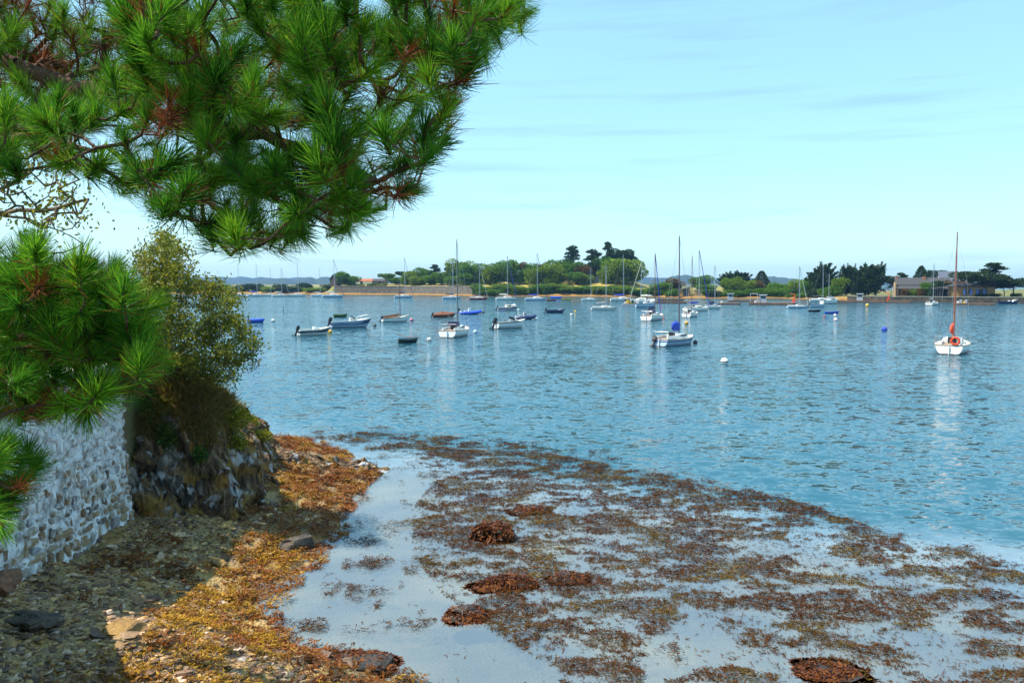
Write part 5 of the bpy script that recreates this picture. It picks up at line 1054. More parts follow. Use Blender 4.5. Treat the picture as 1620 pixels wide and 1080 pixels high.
def outboard(t, x, y, z, s=1.0, mat=None, tilt=.5):
    o = mkobj('outboard_motor', None, parent=t, loc=(x, y, z), rot=(0, tilt, 0)); o.empty_display_size = .1
    mb = MB(); pr = [(-.20, .11, .0), (-.24, .15, .12), (-.22, .15, .30), (-.12, .11, .42)]
    mb.loft([[(-w * 1.15 * s - .08 * s, -w * .8 * s, h * s), (w * .7 * s - .08 * s, -w * .8 * s, h * s), (w * .7 * s - .08 * s, w * .8 * s, h * s), (-w * 1.15 * s - .08 * s, w * .8 * s, h * s)] for (_, w, h) in pr]); 
    mb.box((-.12 * s, 0, -.28 * s), (.14 * s, .09 * s, .6 * s)).box((-.16 * s, 0, -.55 * s), (.36 * s, .10 * s, .10 * s)).box((-.18 * s, 0, -.40 * s), (.34 * s, .24 * s, .025 * s)); 
    for k in range(3): a = k * 2.09; mb.box((-.36 * s, .07 * s * math.cos(a), -.55 * s + .07 * s * math.sin(a)), (.03 * s, .09 * s, .09 * s))
    m = mb.mesh('outboard_motor'); bpy.data.objects.remove(o); o = mkobj('outboard_motor', m, mat or BLK, t, (x, y, z), (0, tilt, 0)); return o
def wire(t, name, pts, r, mat): return MB().tube(pts, r, 5).build(name, mat, t)
def cover_loft(x0, x1, z, r, rg, droop=.0):
    secs = []; n = 9
    for i in range(n):
        f = i / (n - 1); x = x0 + (x1 - x0) * f; k = r * (.55 + .65 * math.sin(math.pi * (.15 + .85 * f)) ** .7) * rg.uniform(.9, 1.1); hh = k * (1.0 + .8 * f)
        secs.append([(x, k * .5 * math.cos(a) * (1 if math.sin(a) < 0 else .8) * rg.uniform(.7, 1.3), z + droop * (1 - f) + hh * math.sin(a) * rg.uniform(.7, 1.3) + .05) for a in [2 * math.pi * q / 8 for q in range(8)]])
    return MB().loft(secs)
def yacht(name, label, px, py, hd, L=7.0, B=2.45, mast=9.5, hull=None, cover=None, jib=None, mastm=None, detail=2, stripe=None, ob=False, buoyring=None, boom_up=0, group='moored sailing yachts', cabin=True, boot=None, hood=None, lean=.0, roof=None, foldedmast=False, cov_h=.15, bend=-.36):
    p = at(px, py, 0); t = thing(name, label, 'sailboat', p, R(hd) - math.atan2(p.x, p.y), group); rg = random.Random(int(px * 7 + py)); hull = hull or WHT; mastm = mastm or ALU
    fb, fm, fs = .155 * L * .85, .115 * L * .9, .12 * L * .9; H = hull_pts(L, B, fb, fm, fs, .35, .72, .09 * L, trk=-.25 if detail > 1 else 0)
    hull_mesh(H).build('hull', hull, t, True); band(H, -.12, .09).build('boot_stripe', boot or ANTI, t)
    if stripe: band(H, lambda r: r[-1][2] * .62, lambda r: r[-1][2] * .76).build('hull_stripe', stripe, t)
    deck_mesh(H).build('deck', CRM, t); band(H, lambda r: r[-1][2] - .05, lambda r: r[-1][2] + .01, .02).build('toe_rail', TEAK if detail > 1 else STEEL, t)
    dz = fm - .02; mx = .08 * L
    if cabin:
        secs = []; xa, xb = -.14 * L, .26 * L
        for f, wk, hk in ((0, .30, 1.0), (.35, .31, 1.05), (.7, .26, .9), (1, .15, .28)):
            x = xa + (xb - xa) * f; w = B * wk; h = .46 * hk * (L / 7) ** .8; z0 = dz + .06 * f; secs.append([(x, -w, z0), (x, w, z0), (x, w * .86, z0 + h * .8), (x, w * .4, z0 + h), (x, -w * .4, z0 + h), (x, -w * .86, z0 + h * .8)])
        cr = MB().loft(secs).build('coachroof', roof or WHT, t)
        for sg in (-1, 1): MB().box((.03 * L, sg * B * .303, dz + .24), (.20 * L, .03, .13), -sg * .06).build('cabin_window', WIN, cr)
        MB().box((xa - .015, 0, dz + .26), (.04, .55, .5)).build('companionway', WIN, cr)
        if hood: MB().loft([[(xa + .5 * f_ - .25, -B * .26, dz + .42), (xa + .5 * f_ - .25, B * .26, dz + .42), (xa + .5 * f_ - .25, B * .22, dz + .42 + .38 * h_), (xa + .5 * f_ - .25, -B * .22, dz + .42 + .38 * h_)] for f_, h_ in ((0, 1), (.5, .95), (1, .3))]).build('spray_hood', hood, t)
    # cockpit: sole, coamings, tiller
    cx0, cx1 = -.44 * L, -.15 * L
    MB().box(((cx0 + cx1) / 2, 0, dz + .035), (cx1 - cx0, B * .40, .03)).build('cockpit_sole', TEAK, t)
    for sg in (-1, 1): MB().box(((cx0 + cx1) / 2, sg * B * .25, dz + .14), (cx1 - cx0, .12, .26)).build('coaming', WHT, t)
    ln = lean; mt = (mx - .02 * mast - ln, 0, mast)
    if not foldedmast:
        wire(t, 'mast', [(mx, 0, dz), ((mx + mt[0]) / 2, 0, (dz + mast) / 2), mt], [.062, .058, .042], mastm) if detail > 1 else wire(t, 'mast', [(mx, 0, dz), mt], [.075, .055], mastm)
        zs = dz + (mast - dz) * .55; sx = mx + (mt[0] - mx) * .55; wire(t, 'spreader', [(sx, -.33 * B, zs), (sx, .33 * B, zs)], .018, mastm)
        bow = (L * .49, 0, fb); stern = (-L * .49, 0, fs); rr = .007 if detail > 1 else .012
        wire(t, 'forestay', [bow, (mt[0] + .06, 0, mast - .15)], rr if not jib else .055, jib or STEEL); wire(t, 'backstay', [stern, mt], rr, STEEL)
        for sg in (-1, 1): wire(t, 'shroud', [(mx - .1, sg * B * .46, dz + .05), (sx, sg * .33 * B, zs), (mt[0], 0, mast - .2)], rr, STEEL)
        if detail > 1: wire(t, 'masthead_aerial', [mt, (mt[0], 0, mast + .7)], .008, STEEL)
        bz = dz + 1.0 * (L / 7) ** .5; bx = bend * L
        wire(t, 'boom', [(mx - .05, 0, bz), (bx, 0, bz + boom_up)], .05, mastm)
        if cover: cover_loft(bx + .1, mx + .05, bz + .04, cov_h * L / 7, rg, boom_up * .8).build('sail_cover', cover, t, True)
    if detail > 1:
        z0 = fb - .03; w = .22; r_ = .016
        MB().tube([(.36 * L, -B * .26, z0 - .1), (.37 * L, -B * .25, z0 + .52), (.48 * L, -.12, z0 + .6), (.5 * L, 0, z0 + .6), (.48 * L, .12, z0 + .6), (.37 * L, B * .25, z0 + .52), (.36 * L, B * .26, z0 - .1)], r_, 5).tube([(.48 * L, 0, z0), (.5 * L, 0, z0 + .6)], r_, 5).build('pulpit', STEEL, t)
        z0 = fs; b0 = B * .36
        MB().tube([(-.36 * L, -B * .42, z0), (-.36 * L, -B * .42, z0 + .58), (-.49 * L, -b0, z0 + .6), (-.49 * L, b0, z0 + .6), (-.36 * L, B * .42, z0 + .58), (-.36 * L, B * .42, z0)], r_, 5).tube([(-.49 * L, -b0, z0 - .03), (-.49 * L, -b0, z0 + .6)], r_, 5).tube([(-.49 * L, b0, z0 - .03), (-.49 * L, b0, z0 + .6)], r_, 5).build('pushpit', STEEL, t)
        for sg in (-1, 1):
            l_ = MB()
            for x_ in (-.18, .0, .2): yb = B * (.49 if x_ < .1 else .42); l_.tube([(x_ * L, sg * yb, dz), (x_ * L, sg * yb, dz + .58)], .011, 4)
            l_.tube([(-.36 * L, sg * B * .42, z0 + .55), (-.18 * L, sg * B * .49, dz + .57), (0, sg * B * .49, dz + .57), (.2 * L, sg * B * .42, dz + .57), (.37 * L, sg * B * .25, fb + .48)], .006, 4).build('lifeline', STEEL, t)
        MB().box((-L * .515, 0, .15), (.26, .04, 1.0), ry=.12).build('rudder', WHT, t); wire(t, 'tiller', [(-L * .5, 0, fs + .12), (-.30 * L, 0, fs + .22)], .022, TEAK)
        MB().box((-L * .5 - .02, .0, fs * .62), (.03, B * .22, .10)).build('stern_lettering', NAVY, t)
    if ob: outboard(t, -L * .5 - .05, B * .22, fs * .55, 1.15)
    if buoyring:
        o = MB().ring((-L * .5 - .02, buoyring * B, fs + .30), .25, .075).build('lifebuoy', ORG, t)
    return t
def mooring(name_px, py, r, mat, label, top=None):
    p = at(name_px, py, 0); t = thing('mooring_buoy', label, 'buoy', p, 0, 'mooring buoys'); MB().ball((0, 0, r * .45), r).build('float', mat, t, True); MB().tube([(0, 0, r * 1.35), (0, 0, r * 1.75)], r * .14, 6).ring((0, 0, r * 1.85), r * .16, r * .05).build('eye', STEEL, t)
    if top: MB().tube([(0, 0, r * .38), (0, 0, r * .62)], r * 1.015, 14).build('band', top, t)
    return t
def motorboat(name, label, px, py, hd, L=4.5, B=1.9, hull=None, deck=None, stripe=None, console=True, cabin=False, bimini=False, cover=None, motor=1.0, free=.62, group='moored motorboats', aerial=False, wheel=None, rail=True, cat='motorboat', wind=True, bowrise=1.45):
    p = at(px, py, 0); t = thing(name, label, cat, p, R(hd) - math.atan2(p.x, p.y), group); H = hull_pts(L, B, free * bowrise, free, free * .92, .22, .86, .16 * L, full=.5)
    hull_mesh(H).build('hull', hull or WHT, t, True); band(H, -.1, .05).build('boot_stripe', ANTI, t)
    if stripe: band(H, lambda r: r[-1][2] * .45, lambda r: r[-1][2] * .86).build('hull_stripe', stripe, t)
    band(H, lambda r: r[-1][2] - .07, lambda r: r[-1][2] + .02, .03).build('rubbing_strake', BLK if not stripe else WHT, t)
    if cover:
        secs = []
        for i, r in enumerate(H): x, y, z = r[-1]; k = .42 * math.sin(math.pi * min(1, (i + 1) / (len(H)))) ** .8 * (1.25 if i == 5 else 1); secs.append([(x, -y * 1.02, z), (x, -y * .5, z + k * .55), (x, 0, z + k), (x, y * .5, z + k * .55), (x, y * 1.02, z)])
        MB().loft(secs, cap=False, closed=False).build('boat_cover', cover, t)
    else:
        deck_mesh(H, .03, .10, .62).build('foredeck', deck or WHT, t); deck_mesh(H, free * .55, 0, 0, inset=.9).build('cockpit_floor', CRM, t)
        for x_ in (-.32, -.05): MB().box((x_ * L, 0, free * .62), (.28, B * .7, .1)).build('thwart', deck or CRM, t)
        if console: MB().loft([[(x_, -w, z_) for x_, z_ in ((.02 * L, 0),)] + [(x_, w, z_) for x_, z_ in ((.02 * L, 0),)] for w in (.1,)] * 0 or [[(-.06 * L, -.3, free * .4), (.1 * L, -.3, free * .4), (.1 * L, .3, free * .4), (-.06 * L, .3, free * .4)], [(-.04 * L, -.27, free * 1.45), (.08 * L, -.24, free * 1.4), (.08 * L, .24, free * 1.4), (-.04 * L, .27, free * 1.45)]]).build('console', WHT, t)
        if wind and (console or cabin): zb = free * (1.4 if not cabin else 2.0); MB().loft([[(.06 * L, -B * .3, zb - .1), (.06 * L, B * .3, zb - .1), (.08 * L, B * .3, zb - .1), (.08 * L, -B * .3, zb - .1)], [(-.01 * L, -B * .26, zb + .3), (-.01 * L, B * .26, zb + .3), (.0 * L, B * .26, zb + .3), (.0 * L, -B * .26, zb + .3)]]).build('windscreen', WIN, t)
        if cabin:
            secs = []
            for f, wk, z_ in ((-.10, .40, 1.75), (.08, .40, 1.85), (.24, .34, 1.5), (.40, .12, 1.16)): secs.append([(f * L, -B * wk, free * .9), (f * L, B * wk, free * .9), (f * L, B * wk * .8, free * z_), (f * L, -B * wk * .8, free * z_)])
            cb = MB().loft(secs).build('cabin', deck or WHT, t)
            for sg in (-1, 1): MB().box((.08 * L, sg * B * .375, free * 1.38), (.22 * L, .03, .16), -sg * .12).build('cabin_window', WIN, cb)
        if wheel: MB().box((-.02 * L, 0, free * 1.9), (.3 * L, B * .6, .05)).box((-.12 * L, -B * .25, free * 1.4), (.05, .05, free)).box((-.12 * L, B * .25, free * 1.4), (.05, .05, free)).build('hardtop', WHT, t)
        if bimini:
            zt = free * 1.2 + 1.25; MB().loft([[(x_ * L, -B * .42, zt - c - .05), (x_ * L, B * .42, zt - c - .05), (x_ * L, B * .42, zt - c), (x_ * L, -B * .42, zt - c)] for x_, c in ((-.34, .05), (-.2, 0), (-.05, 0), (.06, .06))]).build('bimini', NAVY, t)
            fr = MB()
            for sg in (-1, 1): fr.tube([(-.14 * L, sg * B * .45, free), (-.32 * L, sg * B * .41, zt - .05)], .016, 4).tube([(-.14 * L, sg * B * .45, free), (.05 * L, sg * B * .41, zt - .06)], .016, 4)
            fr.build('bimini_frame', STEEL, t)
        if rail:
            MB().tube([(.12 * L, -B * .44, free * 1.05), (.2 * L, -B * .42, free * 1.55), (.42 * L, -B * .16, free * 1.85), (.46 * L, 0, free * 1.9), (.42 * L, B * .16, free * 1.85), (.2 * L, B * .42, free * 1.55), (.12 * L, B * .44, free * 1.05)], .014, 4).build('bow_rail', STEEL, t)
    if motor: outboard(t, -L * .5 - .02, 0, free * .8, 1.0 * motor, tilt=.35)
    if aerial: wire(t, 'aerial', [(-.1 * L, .2, free), (-.14 * L, .2, free + 1.5)], .01, BLK)
    return t
def rib(name, label, px, py, hd, L=4.0, tube_m=None, console=None, motor=1.0, r=.24, B=1.7):
    p = at(px, py, 0); t = thing(name, label, 'inflatable boat', p, R(hd) - math.atan2(p.x, p.y), 'moored inflatable boats'); z = r * .95; y = B / 2 - r
    pts = [(-L * .5, -y, z), (-L * .3, -y, z), (0, -y, z + .02), (L * .2, -y * .97, z + .07), (L * .36, -y * .7, z + .15), (L * .45, -y * .3, z + .22), (L * .47, 0, z + .24)]
    pts += [(a, -b, c) for a, b, c in pts[-2::-1]]; n = len(pts); rr = [r * .35] + [r] * (n - 2) + [r * .35]; MB().tube(pts, rr, 10).build('inflatable_tube', tube_m, t, True)
    MB().loft([[(-L * .44, -y, .12), (-L * .44, 0, -.12), (-L * .44, y, .12), (-L * .44, 0, .2)], [(L * .2, -y, .16), (L * .2, 0, -.08), (L * .2, y, .16), (L * .2, 0, .24)], [(L * .44, -.05, .3), (L * .44, 0, .2), (L * .44, .05, .3), (L * .44, 0, .34)]]).build('floor', GRY, t); MB().box((-L * .42, 0, .3), (.07, y * 1.9, .42)).build('transom', console or GRY, t)
    if console: MB().loft([[(-.1 * L, -.28, .2), (.04 * L, -.28, .2), (.04 * L, .28, .2), (-.1 * L, .28, .2)], [(-.08 * L, -.25, .95), (.02 * L, -.22, 1.0), (.02 * L, .22, 1.0), (-.08 * L, .25, .95)]]).build('console', console, t); MB().box((-.2 * L, 0, .42), (.4, .6, .4)).build('seat', console, t)
    if motor: outboard(t, -L * .5 + .05, 0, .55, 1.0 * motor, tilt=.35)
    return t
def dinghy(name, label, px, py, hd, L=2.3, B=1.15, hull=None, inside=None, cover=None, motor=0, oar=False, group='small tenders'):
    p = at(px, py, 0); t = thing(name, label, 'dinghy', p, R(hd) - math.atan2(p.x, p.y), group); H = hull_pts(L, B, .48, .36, .38, .1, .78, .12 * L, ns=10)
    hull_mesh(H).build('hull', hull, t, True); band(H, lambda r: r[-1][2] - .05, lambda r: r[-1][2] + .01, .02).build('gunwale', inside or TEAK, t)
    if cover: deck_mesh(H, -.02, .16, inset=1.03).build('boat_cover', cover, t)
    else:
        deck_mesh(H, .22, 0, inset=.88).build('floor', inside or CRM, t)
        for x_ in (-.3, .05): MB().box((x_ * L, 0, .28), (.2, B * .84, .04)).build('thwart', inside or TEAK, t)
    if motor: outboard(t, -L * .5, 0, .4, .9 * motor, tilt=.6)
    if oar: wire(t, 'oar', [(-L * .6, .3, .75), (.2 * L, -.2, .42)], .025, TEAK)
    return t
def barge(name, label, px, py, hd, L=9.0, B=2.6, house=None, crane=None, load=0, free=.5, mat=None, frame=False, group='flat work barges'):
    p = at(px, py, 0); t = thing(name, label, 'barge', p, R(hd) - math.atan2(p.x, p.y), group); m = mat or RUST; rg = random.Random(int(px))
    MB().loft([[(-L / 2, -B / 2, .25), (-L / 2, B / 2, .25), (-L / 2, B / 2, free), (-L / 2, -B / 2, free)], [(-L * .42, -B / 2, -.2), (-L * .42, B / 2, -.2), (-L * .42, B / 2, free), (-L * .42, -B / 2, free)], [(L * .40, -B / 2, -.2), (L * .40, B / 2, -.2), (L * .40, B / 2, free), (L * .40, -B / 2, free)], [(L / 2, -B * .42, .35), (L / 2, B * .42, .35), (L / 2, B * .42, free + .1), (L / 2, -B * .42, free + .1)]]).build('hull', m, t)
    MB().box((0, 0, free + .025), (L * .92, B * .9, .04)).build('deck', TEAK, t)
    if house is not None:
        x_ = house * L; h = MB().box((x_, 0, free + .9), (1.5, B * .6, 1.7), taper=(.9, .9)).build('wheelhouse', GRY, t); MB().box((x_, 0, free + 1.82), (1.8, B * .7, .09)).build('roof', WHT, h)
        for sg in (-1, 1): MB().box((x_, sg * B * .292, free + 1.3), (1.0, .05, .45)).build('window', WIN, h)
    if frame:
        f_ = MB(); x_ = (house or 0) * L - 2.0
        for sx in (-.8, .8):
            for sg in (-1, 1): f_.tube([(x_ + sx, sg * B * .4, free), (x_ + sx, sg * B * .4, free + 2.1)], .05, 5)
        for sg in (-1, 1): f_.tube([(x_ - .8, sg * B * .4, free + 2.1), (x_ + .8, sg * B * .4, free + 2.1)], .05, 5)
        f_.build('gantry', GRY, t)
    if crane: MB().box((crane * L, 0, free + .4), (.6, .6, .8)).tube([(crane * L, 0, free + .8), (crane * L + .2, 0, free + 1.9), (crane * L - .9, 0, free + 2.2)], [.12, .10, .06], 6).build('crane_arm', ORG, t)
    for k in range(load): x_ = -L * .36 + .55 * k + rg.uniform(-.1, .1); MB().box((x_, rg.uniform(-.4, .4), free + .04 + .22 + .2 * (k % 2)), (.5, .7, .42 + .35 * (k % 2))).build('cargo_box', rg.choice((WHT, YELP, GRY, GRN)), t)
    return t
# near and middle anchorage
yacht('sailing_yacht', 'white yacht with bare tall mast and rolled stern cover above small dark dinghy', 722, 531, 74, 6.2, 2.3, 9.3, WHT, None, None, pm('grey mast', (.10, .10, .11), (.16, .15, .15), 2, .5), 2, hood=NAVY, boom_up=.35)
yacht('sailing_yacht', 'pale blue hulled yacht with dark stripe, bright blue sail bundle and black outboard', 1070, 545, 62, 5.6, 2.0, 9.0, PBLU, BLU, None, pm('dark mast', (.07, .05, .06), (.12, .10, .12), 2, .5), 2, stripe=NAVY, ob=True, cov_h=.30, bend=-.16)
yacht('sailing_yacht', 'cream white yacht with varnished mast, orange sail bundle and orange lifebuoy', 1507, 556, 86, 6.4, 2.35, 8.9, WHT, ORG, None, paint('varnished mast', (.30, .09, .045), .4), 2, buoyring=-.16, cov_h=.27, boom_up=.1)
yacht('sailing_yacht', 'white yacht seen from astern with dark spray hood and blue furled foresail', 1034, 506, 72, 6.4, 2.25, 9.2, WHT, NAVY, BLU, MASTB, 2, hood=NAVY)
yacht('sailing_yacht', 'white yacht with round lifebuoy on its stern rail behind the pale blue yacht', 1093, 501, 76, 5.6, 1.95, 9.2, WHT, None, None, MASTB, 2, buoyring=.0)
yacht('sailing_yacht', 'white yacht with slanting blue furled foresail beyond the lifebuoy yacht', 1103, 492, 40, 5.6, 2.0, 11.0, WHT, BLU, BLU, ALU, 1)
yacht('sailing_yacht', 'low white sloop with grey sail heaped on its boom near shore scrub', 956, 490.5, 12, 4.9, 1.8, 8.4, WHT, GRY, None, ALU, 1, stripe=BLK, boom_up=-.2)
yacht('sailing_yacht', 'small white yacht with bundled black gear moored by the flat barges', 1129, 488, 50, 4.4, 1.8, 8.6, WHT, NAVY, None, ALU, 1, hood=NAVY)
yacht('sailing_yacht', 'pale blue and white yacht with thin mast right of the crane barge', 1262, 487.5, 22, 4.3, 1.8, 8.4, PBLU, None, SAIL, ALU, 1)
yacht('sailing_yacht', 'small white yacht moored off the quay before the slate roofed house', 1475, 482.5, 74, 5.2, 2.3, 9.6, WHT, GRY, None, ALU, 1)
# open wooden day boat
t = motorboat('day_sailer', 'open white day boat with brown mast and low brown boom', 627, 509, 14, 3.8, 1.6, WHT, CRM, None, console=False, rail=False, motor=.8, wind=False, group='moored sailing yachts', cat='sailboat', free=.55, bowrise=1.75)
wire(t, 'mast', [(.55, 0, .2), (.45, 0, 5.0)], [.06, .035], MASTB); wire(t, 'boom', [(.55, 0, 1.05), (-2.0, 0, .72)], .045, MASTB); cover_loft(-1.9, .5, .75, .1, random.Random(1), .0).build('sail_cover', TEAK, t, True, rot=(0, -.12, 0), loc=(0, 0, .02)); wire(t, 'forestay', [(2.1, 0, .95), (.5, 0, 4.9)], .008, STEEL)
motorboat('motorboat', 'small white open motorboat with black rubbing band and tall black outboard', 498, 530, 16, 3.2, 1.5, WHT, CRM, BLK, console=True, wind=False, aerial=True, motor=1.15, free=.58, rail=False)
motorboat('motorboat', 'sleek blue grey cabin cruiser with dark stripe and large black outboard', 556, 518, 13, 4.7, 1.9, PBLU, CRM, NAVY, cabin=False, console=True, motor=1.35, free=.78)
motorboat('motorboat', 'brown tarpaulin covered motorboat with dark outboard', 703, 502, 8, 3.4, 1.4, BRN, cover=BRN, motor=.9, free=.42, group='moored motorboats')
motorboat('motorboat', 'small cabin boat with cream cabin and navy stripe', 803, 491, 12, 3.7, 1.6, WHT, CRM, NAVY, cabin=True, console=False, motor=.9, free=.6)
motorboat('motorboat', 'white motorboat under a dark folding canopy with blue shaded side', 808, 519, 32, 4.0, 1.8, WHT, CRM, None, bimini=True, motor=1.4, free=.72)
motorboat('motorboat', 'dark blue open motorboat with black outboard', 879, 495, 8, 3.2, 1.4, DKB, GRY, None, console=False, rail=False, motor=1.0, free=.5, wind=False)
rib('inflatable_boat', 'bright blue inflatable boat with white console', 744, 497, 12, 3.8, RBLU, WHT, 1.0)
rib('inflatable_boat', 'dark navy inflatable boat with grey console behind the canopied motorboat', 831, 505, 20, 3.2, DKB, GRY, 0)
dinghy('dinghy', 'small black tender with raised oar moored alone in open water', 646, 542, 8, 1.75, 1.0, BLK, GRY, oar=True); dinghy('dinghy', 'small dark green tender behind the blue grey cruiser', 539, 501.5, 10, 2.1, 1.1, GRN, GRN, cover=GRN)
dinghy('dinghy', 'bright blue tarpaulin covered dinghy beside the shrub tree', 405, 510, 4, 2.2, 1.1, RBLU, RBLU, cover=RBLU); dinghy('dinghy', 'blue inflatable style dinghy near the striped buoys', 1316, 496, 5, 2.3, 1.1, RBLU, GRY)
dinghy('dinghy', 'dark grey dinghy below the pale blue workboat', 1289, 493, 8, 2.2, 1.1, BLK, GRY); dinghy('dinghy', 'tiny yellow dinghy close to the wooded point', 896, 474.5, 0, 3.2, 1.2, YELP, YELP); dinghy('dinghy', 'tiny red dinghy left of the yellow one', 873, 476, 0, 2.8, 1.2, RED, TEAK); dinghy('dinghy', 'blue covered dinghy at the beach of the wooded point', 880, 471.5, 0, 4.0, 1.4, RBLU, RBLU, cover=RBLU)
motorboat('motorboat', 'pale blue workboat with small red cushions near the quay cypress', 1294, 486, 6, 3.2, 1.4, PBLU, WHT, None, console=False, rail=False, motor=.9, free=.6, wind=False)
motorboat('fishing_boat', 'white fishing boat with open wheelhouse frame near the quay', 1313, 480.5, 34, 4.6, 2.0, WHT, WHT, None, cabin=True, console=False, motor=0, free=.9, wheel=True, cat='fishing boat'); wire(bpy.data.objects['fishing_boat'], 'mast', [(-.4, 0, .9), (-.4, 0, 7.4)], .06, ALU)
motorboat('motorboat', 'white and blue cabin motorboat with pale awning tied to the pontoon', 1022, 486.5, 12, 4.3, 1.8, PBLU, WHT, None, cabin=True, console=False, motor=0, free=.85, wheel=True)
motorboat('motorboat', 'dark motorboat lying against the quay end', 1596, 480.5, 10, 4.4, 1.8, DKB, GRY, None, console=True, motor=.8, free=.6)
barge('work_barge', 'short grey barge stacked with pallets by the awning boat', 1000, 484, 5, 4.2, 2.2, None, None, 6, .5, GRY); barge('pontoon', 'low dark pontoon floating in front of the boat shed', 1060, 480, 4, 9.0, 2.0, None, None, 0, .45); barge('pontoon', 'second low dark pontoon tied behind the awning boat', 1035, 477, 2, 16, 2.2, None, None, 0, .7)
barge('work_barge', 'flat dark barge with orange crate stern of the small white yacht', 1154, 482, 2, 5.2, 2.0, None, None, 1, .4); barge('work_barge', 'flat barge with small outboard frame nearest the middle hedge', 1176, 477.5, 3, 8.0, 2.0, -.42, None, 1, .4)
barge('work_barge', 'long oyster barge with grey wheelhouse and gantry', 1222, 482.5, 2, 10.5, 2.6, -.20, .44, 3, .5, frame=True); barge('work_barge', 'empty flat barge off the yellow topped tree', 1336, 478.5, 2, 6.0, 2.0, None, None, 0, .45); barge('work_barge', 'white cabin barge under the quay cypress clump', 1378, 478.5, 1, 7.6, 2.2, -.36, None, 1, .45)
barge('work_barge', 'flat barge carrying red orange cargo left of the house', 1422, 479, 1, 6.2, 2.0, None, -.4, 1, .4); barge('work_barge', 'long flat barge with stacked yellow and white boxes before the ochre wing', 1540, 482.5, 1, 8.6, 2.2, None, None, 4, .4)
# far anchorage
far = [(376, 469, 8.6, 12.2, WHT, None, None, 'cruising yacht closest to the shrub tree on the flat shore'), (405, 469, 8.6, 11.8, WHT, BLU, None, 'yacht with bright blue boom cover off the flat shore'), (427, 468.5, 7.4, 10.5, WHT, None, None, 'bare masted white yacht in the far left anchorage'), (444, 469.3, 8.0, 10.5, WHT, SAIL, ALU, 'white yacht with pale furled foresail in the far left anchorage'),
       (470, 469, 8.6, 13.0, WHT, NAVY, None, 'tall masted yacht with navy canvas in the far left anchorage'), (505, 469, 7.6, 10.4, WHT, GRY, None, 'pale yacht left of the gabled stone house'), (527, 470.5, 9.6, 13.2, PBLU, SAIL, NAVY, 'pale yacht with dark furled foresail before the gabled stone house'), (639, 471, 8.2, 13.6, PBLU, NAVY, NAVY, 'yacht with navy boom cover off the middle of the long sea wall'),
       (715, 473, 7.6, 12.4, PBLU, NAVY, None, 'low pale yacht behind the tall white yacht'), (757, 474, 7.2, 11.0, RED, NAVY, SAIL, 'dark red hulled yacht with blue cover'), (801, 474.5, 8.0, 13.0, WHT, SAIL, BLU, 'white yacht with blue furled foresail below the bronze tree'), (848, 475.5, 8.2, 13.5, PBLU, BLU, NAVY, 'pale yacht with blue boom cover by the bright round trees'),
       (933, 475.5, 6.0, 9.2, WHT, None, None, 'small white yacht in front of the wooded point'), (984, 476, 8.4, 13.0, WHT, BLU, None, 'long white yacht with big blue boom cover below the large round tree')]
for (px, py, L, mh, hm, cv, jb, lab) in far: yacht('sailing_yacht', lab, px, py, 8 + (px % 7), L * .78, L * .27, mh, hm, cv, jb, ALU, 1, group='yachts in the far anchorage')
yacht('sailing_yacht', 'yacht with steep slanting foresail stay behind the awning boat', 1017, 478.5, 170, 7, 2.3, 10.8, WHT, SAIL, SAIL, ALU, 1, group='yachts in the far anchorage')
yacht('sailing_yacht', 'thin masted yacht behind the pale blue workboat', 1299, 477, 10, 6, 2.1, 10.2, WHT, None, None, ALU, 1, group='yachts in the far anchorage')
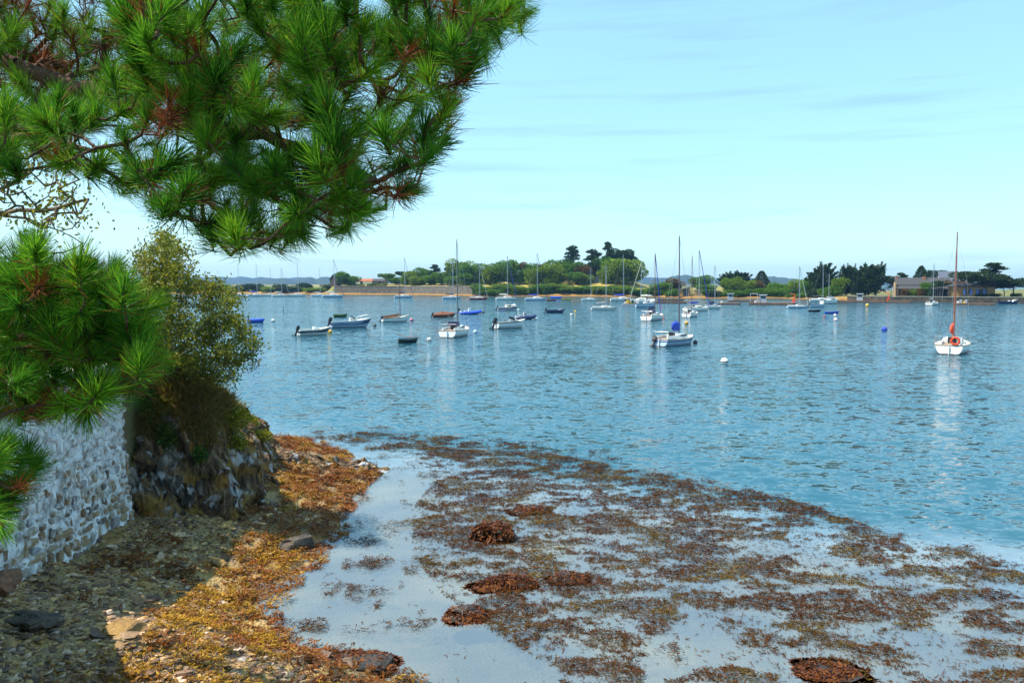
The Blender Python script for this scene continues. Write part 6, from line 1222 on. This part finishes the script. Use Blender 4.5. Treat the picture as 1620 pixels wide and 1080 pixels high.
# buoys
DKG = paint('dark buoy', (.06, .06, .06), .6); YB = paint('yellow buoy', (.75, .42, .03), .5); REDB = paint('red buoy', (.55, .05, .03), .5)
for a in ((679, 539.5, .22, WHT, 'dirty white buoy right of the small black tender', DKG), (1146, 575, .26, WHT, 'white and dark buoy alone in open water before the pale blue yacht', DKG), (1399, 523, .30, BLU, 'royal blue round buoy alone in the open water', None), (1372, 484, .38, YB, 'orange yellow buoy in front of the white cabin barge', None),
          (1322, 507.5, .27, WHT, 'white buoy with red base below the blue dinghy', REDB), (1321, 500, .24, WHT, 'small white and red buoy between blue dinghy and larger buoy', REDB), (1304, 501, .14, REDB, 'tiny red float left of the striped buoys', None), (752, 527, .25, PBLU, 'pale blue buoy on the bow line of the bare masted yacht', None),
          (522, 526.5, .24, YB, 'yellow buoy at the bow of the black banded motorboat', None), (593, 516, .2, DKG, 'dark buoy at the bow of the blue grey cruiser', None), (651, 507.5, .26, paint('pink buoy', (.7, .25, .22)), 'pink and blue buoy at the bow of the open day boat', BLU), (764, 495.5, .24, DKG, 'dark grey buoy right of the blue inflatable', None),
          (432, 509, .26, WHT, 'white buoy right of the blue covered dinghy', DKG), (820, 491, .2, WHT, 'small pale buoy at the bow of the cream cabin boat', None), (848, 505, .22, WHT, 'white buoy at the bow of the navy inflatable', None), (904, 498.5, .2, WHT, 'white buoy near the dark blue motorboat', None), (910, 493.5, .2, YELP, 'yellowish float just beyond the white buoy by the dark motorboat', None),
          (1086, 512.5, .26, YB, 'yellow and brown buoy left of the lifebuoy yacht bow', BRN), (1050, 503, .14, REDB, 'small red float at the bow of the spray hood yacht', None), (1116, 488, .16, WHT, 'small white float left of the small gear laden yacht', None), (1046, 486, .16, REDB, 'red float between awning boat and pontoon', None), (1100, 543, .2, DKG, 'dark fender buoy at the bow of the pale blue yacht', None)):
    mooring(*a[:5], a[5])
# thin withies standing in the water
for i, (px, py, h) in enumerate(((503, 478, 1.3), (557, 478, 1.6), (448, 495, 1.0), (535, 478, .9), (926, 481, 1.6), (975, 481, 1.6), (881, 484, .9))):
    p = at(px, py, 0); o = MB().tube([(0, 0, -1), (.03, 0, h * .5), (.1, 0, h)], [.05, .045, .03], 5).build('stake', MASTB, None, loc=p); tag(o, 'thin wooden stake standing in the far water', 'stake', 'stakes in the far water')
# ------------------------------------------------------------------ haze
hz_ = nmat('haze air'); m, n, l = hz_; o = n.new('ShaderNodeOutputMaterial'); v = n.new('ShaderNodeVolumePrincipled'); v.inputs['Color'].default_value = (.28, .55, 1, 1); v.inputs['Density'].default_value = HAZE_D; v.inputs['Anisotropy'].default_value = .2; l.new(v.outputs[0], o.inputs['Volume'])
if HAZE_D: tag(MB().box((0, 1500, 30), (6400, 3300, 69)).build('haze', m), kind='stuff')
